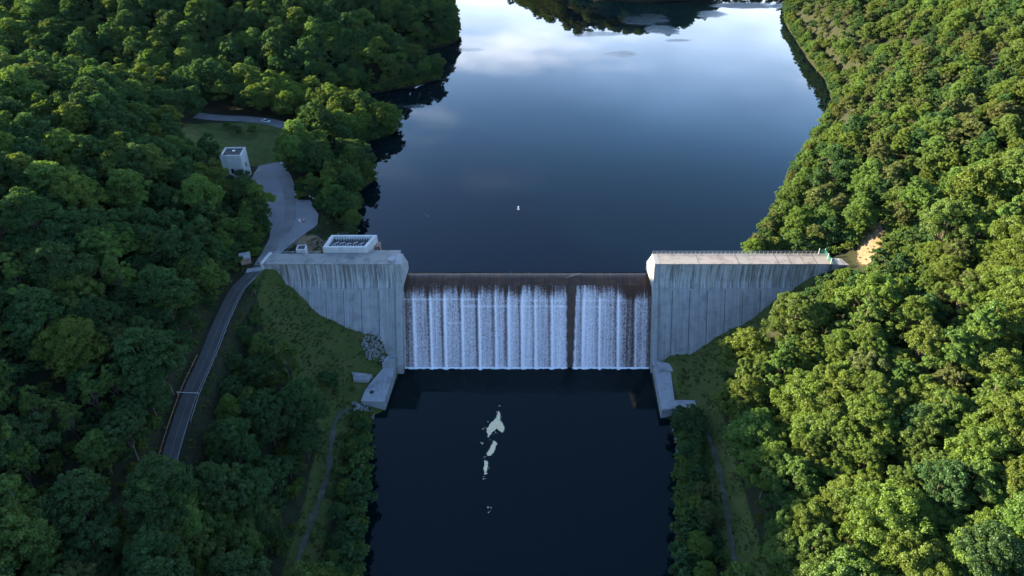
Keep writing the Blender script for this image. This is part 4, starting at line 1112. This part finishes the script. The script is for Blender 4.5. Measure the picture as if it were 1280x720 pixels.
# shrubs one can tell apart on the open slopes and along the banks
SH = []
for (x, y, s, k) in ((-93.5, -17, .75, 1), (-92.5, -23, .8, 0), (-92, -29, .8, 1), (-90.5, -35, .9, 0), (-86, -38, .9, 1), (-80, -42.5, 1.0, 0), (-68, -37, 1.15, 1), (-66.5, -34, .7, 0), (-65, -39.5, 0.6, 2), (-73, -46, 1.0, 1), (-60.5, -35.5, .45, 0), (-80, -27, .4, 0),
                    (-55.5, -49, .9, 0), (-54.5, -53, 1.0, 1), (-54.8, -58, .9, 0), (-53.5, -62.5, 1.1, 1), (-53.5, -67, 1.0, 0), (-53.0, -80, 1.1, 1), (-52.5, -85, 1.1, 0), (-51.5, -96, 1.0, 1),
                    (50.5, -48.5, .9, 0), (50.8, -53.5, 1.1, 1), (50.2, -58.5, 1.0, 0), (49.5, -64, 1.2, 1), (48.0, -69.5, 1.0, 0), (50.5, -73, 1.0, 1), (46.8, -80, 1.1, 0), (45.6, -86, 1.1, 1), (44.2, -94, 1.2, 0),
                    (66, -39, 1.0, 1), (72, -32, .9, 0), (78, -28.5, .9, 1), (65, -46, 1.1, 0), (88, -20.5, .7, 2), (58, -33, .4, 2), (96, -17, .7, 0), (103, -16, .7, 1), (110, -18, .8, 0), (117, -19, .8, 2), (124, -16, .9, 1),
                    (-108.5, 88, 1.0, 1), (-121.5, 62.5, 1.2, 1), (-131, 110, .9, 0), (-138, 108, .9, 1), (-143, 112, 1.0, 0), (111, 9, 1.0, 2), (114, 12.5, 1.1, 0), (118.5, 12, 1.0, 2), (105, 8.5, .9, 2), (100, 7.5, 0.8, 0)):
    SH.append((x, y, s, k))
_r = random.Random(8)
for y in np.arange(-47, -112, -4.2):
    xl = float(np.interp(y, [-260, -140, -103, -88, -71, -58, -44], [-44, -45, -46.5, -48, -50, -51.5, -53])); xr = float(np.interp(y, [-140, -103, -88, -71, -58, -46], [35, 38, 41.5, 45, 47.5, 48]))
    SH.append((xl - _r.uniform(1.2, 2.2), y + _r.uniform(-1, 1), _r.uniform(1.0, 1.35) * (1.0 if y > -62 else 1.3), _r.randrange(3)))
    SH.append((xl - _r.uniform(4.2, 6.0), y + _r.uniform(-1, 1), _r.uniform(.7, 1.1), _r.randrange(2)))
    SH.append((xr + _r.uniform(1.2, 2.2), y + _r.uniform(-1, 1), _r.uniform(1.0, 1.4) * (1.0 if y > -62 else 1.2), _r.randrange(3)))
    SH.append((xr + _r.uniform(4.5, 6.5), y + _r.uniform(-1, 1), _r.uniform(.8, 1.2), _r.randrange(2)))
zs_ = height(np.array([s[0] for s in SH]), np.array([s[1] for s in SH]))
lab = label_set([(i, s[0], s[1], SHRUB[s[3]][2], 'bushy', 'shrub') for i, s in enumerate(SH)])
for i, (x, y, s, k) in enumerate(SH):
    cm, tm, colr, shp, rc, hh = SHRUB[k]
    root = empty('shrub', (x, y, zs_[i] - 0.1), random.uniform(0, 6.28)); root.scale = (s * random.uniform(.9, 1.15), s, s * random.uniform(.85, 1.1))
    tag(root, lab[i], 'shrub', 'shrubs on the banks and open slopes')
    link(bpy.data.objects.new('stem', tm), root); link(bpy.data.objects.new('crown', cm), root)

# low weeds covering the rough slopes
def weed_proto(seed, mat, r=0.9, h=0.6, n=130):
    r_ = np.random.default_rng(seed)
    puffs = [(r_.normal(0, r * .45), r_.normal(0, r * .45), h * r_.uniform(.2, .6), r * r_.uniform(.25, .5), r_.uniform(.2, .8)) for _ in range(7)]
    V, F, tint = leaves_from_puffs(puffs, n, 0.28, r_, 0.6)
    me = np_mesh('weed', V, F, [mat]); at = me.attributes.new('tint', 'FLOAT', 'POINT'); at.data.foreach_set('value', tint.astype(np.float32))
    return bpy.data.objects.new('weed', me)
weeds = [weed_proto(51, LEAF['bright green'], .7, .35), weed_proto(52, LEAF['olive'], .7, .3), weed_proto(53, LEAF['olive'], .9, 0.5), weed_proto(54, LEAF['mid green'], 0.5, .3)]
wx, wy, wr = scatter(-150, 128, -140, 128, 1.15, 91)
m = grass_mask(wx, wy) > 0.25
m |= (dirt_mask(wx, wy) > 0.02) & (wr.random(len(wx)) < .25)
m |= (sdist(wx, wy, DAMSIDE) < 4) & (wy > 3)
m |= (np.abs(near_line(wx, wy, ROAD_C)[0] - 5.6) < 1.8)
wx, wy = wx[m], wy[m]
wz, wdl, wdr, w1, w2, w3, w4, w5 = height(wx, wy, True)
lawn_in = sdist(wx, wy, LAWN) < 1
k = np.where(wy > 0, wdl > 0.8, wdr > 1.2) & (w1 > 4) & (w2 > 4.4) & (w3 > 1.3) & (w4 > 1.1) & (w5 > 0.6)
k &= ~((wx > -95) & (wx < 108) & (wy > -8) & (wy < 1.6))
k &= ~((wx > -62) & (wx < -46) & (wy > -41.5) & (wy < -24)) & ~((wx > 44) & (wx < 51.5) & (wy > -45) & (wy < -20)) & ~((wx > 44) & (wx < 59.5) & (wy > -45) & (wy < -40))
k &= ~lawn_in | (wr.random(len(wx)) < 0.0)
k &= wr.random(len(wx)) < 0.95 * np.clip(0.7 + 0.6 * np.sin(wx * .21 + 1.7 * np.sin(wy * .13)) * np.sin(wy * .25 + 1), 0.12, 1)
wx, wy, wz = wx[k], wy[k], wz[k]
scatter_object('undergrowth', np.stack([wx, wy, wz, wr.uniform(.35, 1.0, len(wx)), wr.uniform(0, 6.28, len(wx)), wr.integers(0, 4, len(wx))], 1), weeds)

# pale bare trunks leaning out of the left hillside
for (x, y, lean, h, lab_) in ((-157.5, 52, (-2.6, 2.2), 15, 'tall pale bare trunk leaning out of the upper left hillside'), (-165, 60, (-3.0, 1.0), 13, 'forked pale bare trunk farthest up the left hillside'), (-125, 24.5, (-2.0, 3.0), 12, 'pale bare trunk leaning above the left edge of the parking area')):
    zz = float(height(np.array([x]), np.array([y]))[0])
    root = empty('bare_tree', (x, y, zz)); tag(root, lab_, 'dead tree')
    b = MB(); b.tube([(0, 0, -1), (lean[0] * .35, lean[1] * .35, h * .45), (lean[0], lean[1], h)], [0.32, 0.24, 0.1], 8); tr_ = b.build('trunk', M['bark_pale'], root)
    b = MB(); b.tube([(lean[0] * .5, lean[1] * .5, h * .58), (lean[0] + 1.6, lean[1] - .6, h * .95)], [0.14, 0.05], 6); b.tube([(lean[0] * .7, lean[1] * .7, h * .74), (lean[0] - 1.5, lean[1] + .8, h * 1.08)], [0.11, 0.04], 6); b.build('limb', M['bark_pale'], tr_)

# ------------------------------------------------------------------ light, sky, camera
SUN_EL, SUN_AZ = 12.3, 15.0       # azimuth measured from -X towards +Y
el, az = R(SUN_EL), R(SUN_AZ)
to_sun = Vector((-math.cos(el) * math.cos(az), math.cos(el) * math.sin(az), math.sin(el)))
sl = bpy.data.lights.new('sun', 'SUN'); sl.energy = 4.4; sl.angle = R(0.6); sl.color = (1.0, 0.84, 0.58)
so = link(bpy.data.objects.new('sun', sl)); so.rotation_euler = to_sun.to_track_quat('Z', 'Y').to_euler()
w = bpy.data.worlds.new('World'); SC.world = w; w.use_nodes = True
nt = w.node_tree; nt.nodes.clear(); n, l = nt.nodes, nt.links
out = n.new('ShaderNodeOutputWorld'); bg = n.new('ShaderNodeBackground'); sky = n.new('ShaderNodeTexSky')
sky.sky_type = 'NISHITA'; sky.sun_disc = False; sky.sun_elevation = el; sky.sun_rotation = math.atan2(to_sun.x, to_sun.y); sky.altitude = 100; sky.air_density = 1.0; sky.dust_density = 0.3; sky.ozone_density = 2.2
def wmath(op, a, b=0.0, clamp=False):
    x = n.new('ShaderNodeMath'); x.operation = op; x.use_clamp = clamp
    for sk, v in ((x.inputs[0], a), (x.inputs[1], b)):
        if isinstance(v, (int, float)): sk.default_value = v
        else: l.new(v, sk)
    return x.outputs[0]
def wramp(f, a, b):      # smooth 0..1 between a and b
    x = n.new('ShaderNodeMapRange'); x.interpolation_type = 'SMOOTHSTEP'; x.inputs['From Min'].default_value = a; x.inputs['From Max'].default_value = b
    l.new(f, x.inputs['Value']); return x.outputs[0]
# a bright bank of haze and thin cloud stands low over the far end of the lake, with broken cloud above it
tc = n.new('ShaderNodeTexCoord'); sp_ = n.new('ShaderNodeSeparateXYZ'); l.new(tc.outputs['Generated'], sp_.inputs[0])
dx, dy, dz = sp_.outputs
zz = wmath('ADD', wmath('MAXIMUM', dz, 0.0), 0.12)
cv = n.new('ShaderNodeCombineXYZ'); l.new(wmath('DIVIDE', dx, zz), cv.inputs[0]); l.new(wmath('DIVIDE', dy, zz), cv.inputs[1]); cv.inputs[2].default_value = 3.3
no = n.new('ShaderNodeTexNoise'); no.inputs['Scale'].default_value = 1.15; no.inputs['Detail'].default_value = 6; no.inputs['Roughness'].default_value = 0.55; l.new(cv.outputs[0], no.inputs[0])
ahead = wramp(dy, 0.2, 0.85)
bank = wmath('MULTIPLY', wramp(dz, 0.54, 0.17), ahead)
bank = wmath('MULTIPLY', wmath('MULTIPLY', bank, bank), wmath('ADD', 0.55, wmath('MULTIPLY', wramp(no.outputs['Fac'], 0.35, 0.65), 0.45)))
puff = n.new('ShaderNodeTexNoise'); puff.inputs['Scale'].default_value = 0.9; puff.inputs['Detail'].default_value = 7; puff.inputs['Roughness'].default_value = 0.6
cv2 = n.new('ShaderNodeCombineXYZ'); l.new(wmath('ADD', wmath('DIVIDE', dx, zz), 4.0), cv2.inputs[0]); l.new(wmath('MULTIPLY', wmath('DIVIDE', dy, zz), 1.6), cv2.inputs[1]); l.new(cv2.outputs[0], puff.inputs['Vector'])
cumulus = wmath('MULTIPLY', wmath('MULTIPLY', wramp(puff.outputs['Fac'], 0.52, 0.70), wramp(dz, 0.52, 0.26)), wmath('MULTIPLY', ahead, 0.62))
cloud = wmath('MULTIPLY', wmath('MULTIPLY', wramp(no.outputs['Fac'], 0.50, 0.72), wramp(dz, 0.46, 0.28)), wmath('MULTIPLY', ahead, 0.18))
fac = wmath('MAXIMUM', bank, cloud)
final = n.new('ShaderNodeMix'); final.data_type = 'RGBA'; l.new(cumulus, final.inputs[0])
mx = n.new('ShaderNodeMix'); mx.data_type = 'RGBA'; l.new(fac, mx.inputs[0])
tintm = n.new('ShaderNodeMix'); tintm.data_type = 'RGBA'; tintm.blend_type = 'MULTIPLY'; tintm.inputs[0].default_value = 1.0; tintm.inputs[7].default_value = (0.86, 0.93, 1.08, 1); l.new(sky.outputs[0], tintm.inputs[6]); l.new(tintm.outputs[2], mx.inputs[6]); hz = n.new('ShaderNodeMix'); hz.data_type = 'RGBA'; l.new(wramp(dz, 0.22, 0.46), hz.inputs[0]); hz.inputs[6].default_value = (12.0, 14.0, 17.0, 1); hz.inputs[7].default_value = (4.0, 11.5, 23.0, 1)
l.new(hz.outputs[2], mx.inputs[7])
l.new(mx.outputs[2], final.inputs[6]); final.inputs[7].default_value = (13.0, 13.6, 14.6, 1)
l.new(final.outputs[2], bg.inputs[0]); bg.inputs[1].default_value = 0.08; l.new(bg.outputs[0], out.inputs[0])

b = MB(); b.box(-3200, 3200, -1800, 3800, -9, 240)
hazem, hnt, hn, hl = new_mat('haze'); ho = hn.new('ShaderNodeOutputMaterial'); hv = hn.new('ShaderNodeVolumePrincipled'); hv.inputs['Color'].default_value = (0.52, 0.80, 1.0, 1); hv.inputs['Density'].default_value = 0.0000035; hv.inputs['Anisotropy'].default_value = 0.1
hl.new(hv.outputs[0], ho.inputs['Volume'])
tag(b.build('haze', hazem), kind='stuff')
cd = bpy.data.cameras.new('camera'); cd.lens = 36 * FPX / 1280; cd.sensor_width = 36; cd.clip_start = 1; cd.clip_end = 8000
co = link(bpy.data.objects.new('camera', cd)); co.location = CAM; co.rotation_euler = (R(90) - PIT, 0, 0); SC.camera = co
vs = SC.view_settings; vs.view_transform = 'Standard'; vs.look = 'None'; vs.exposure = 2.85; vs.gamma = 1.0; vs.use_curve_mapping = False
SC.render.engine = 'CYCLES'
SC.cycles.max_bounces = 6; SC.cycles.diffuse_bounces = 3; SC.cycles.glossy_bounces = 3; SC.cycles.transmission_bounces = 3
SC.cycles.caustics_reflective = False; SC.cycles.caustics_refractive = False
print('trees', N, 'individual', len(ind), 'nearest/farthest individual', pf[ind].min(), pf[ind].max(), 'weeds', len(wx))
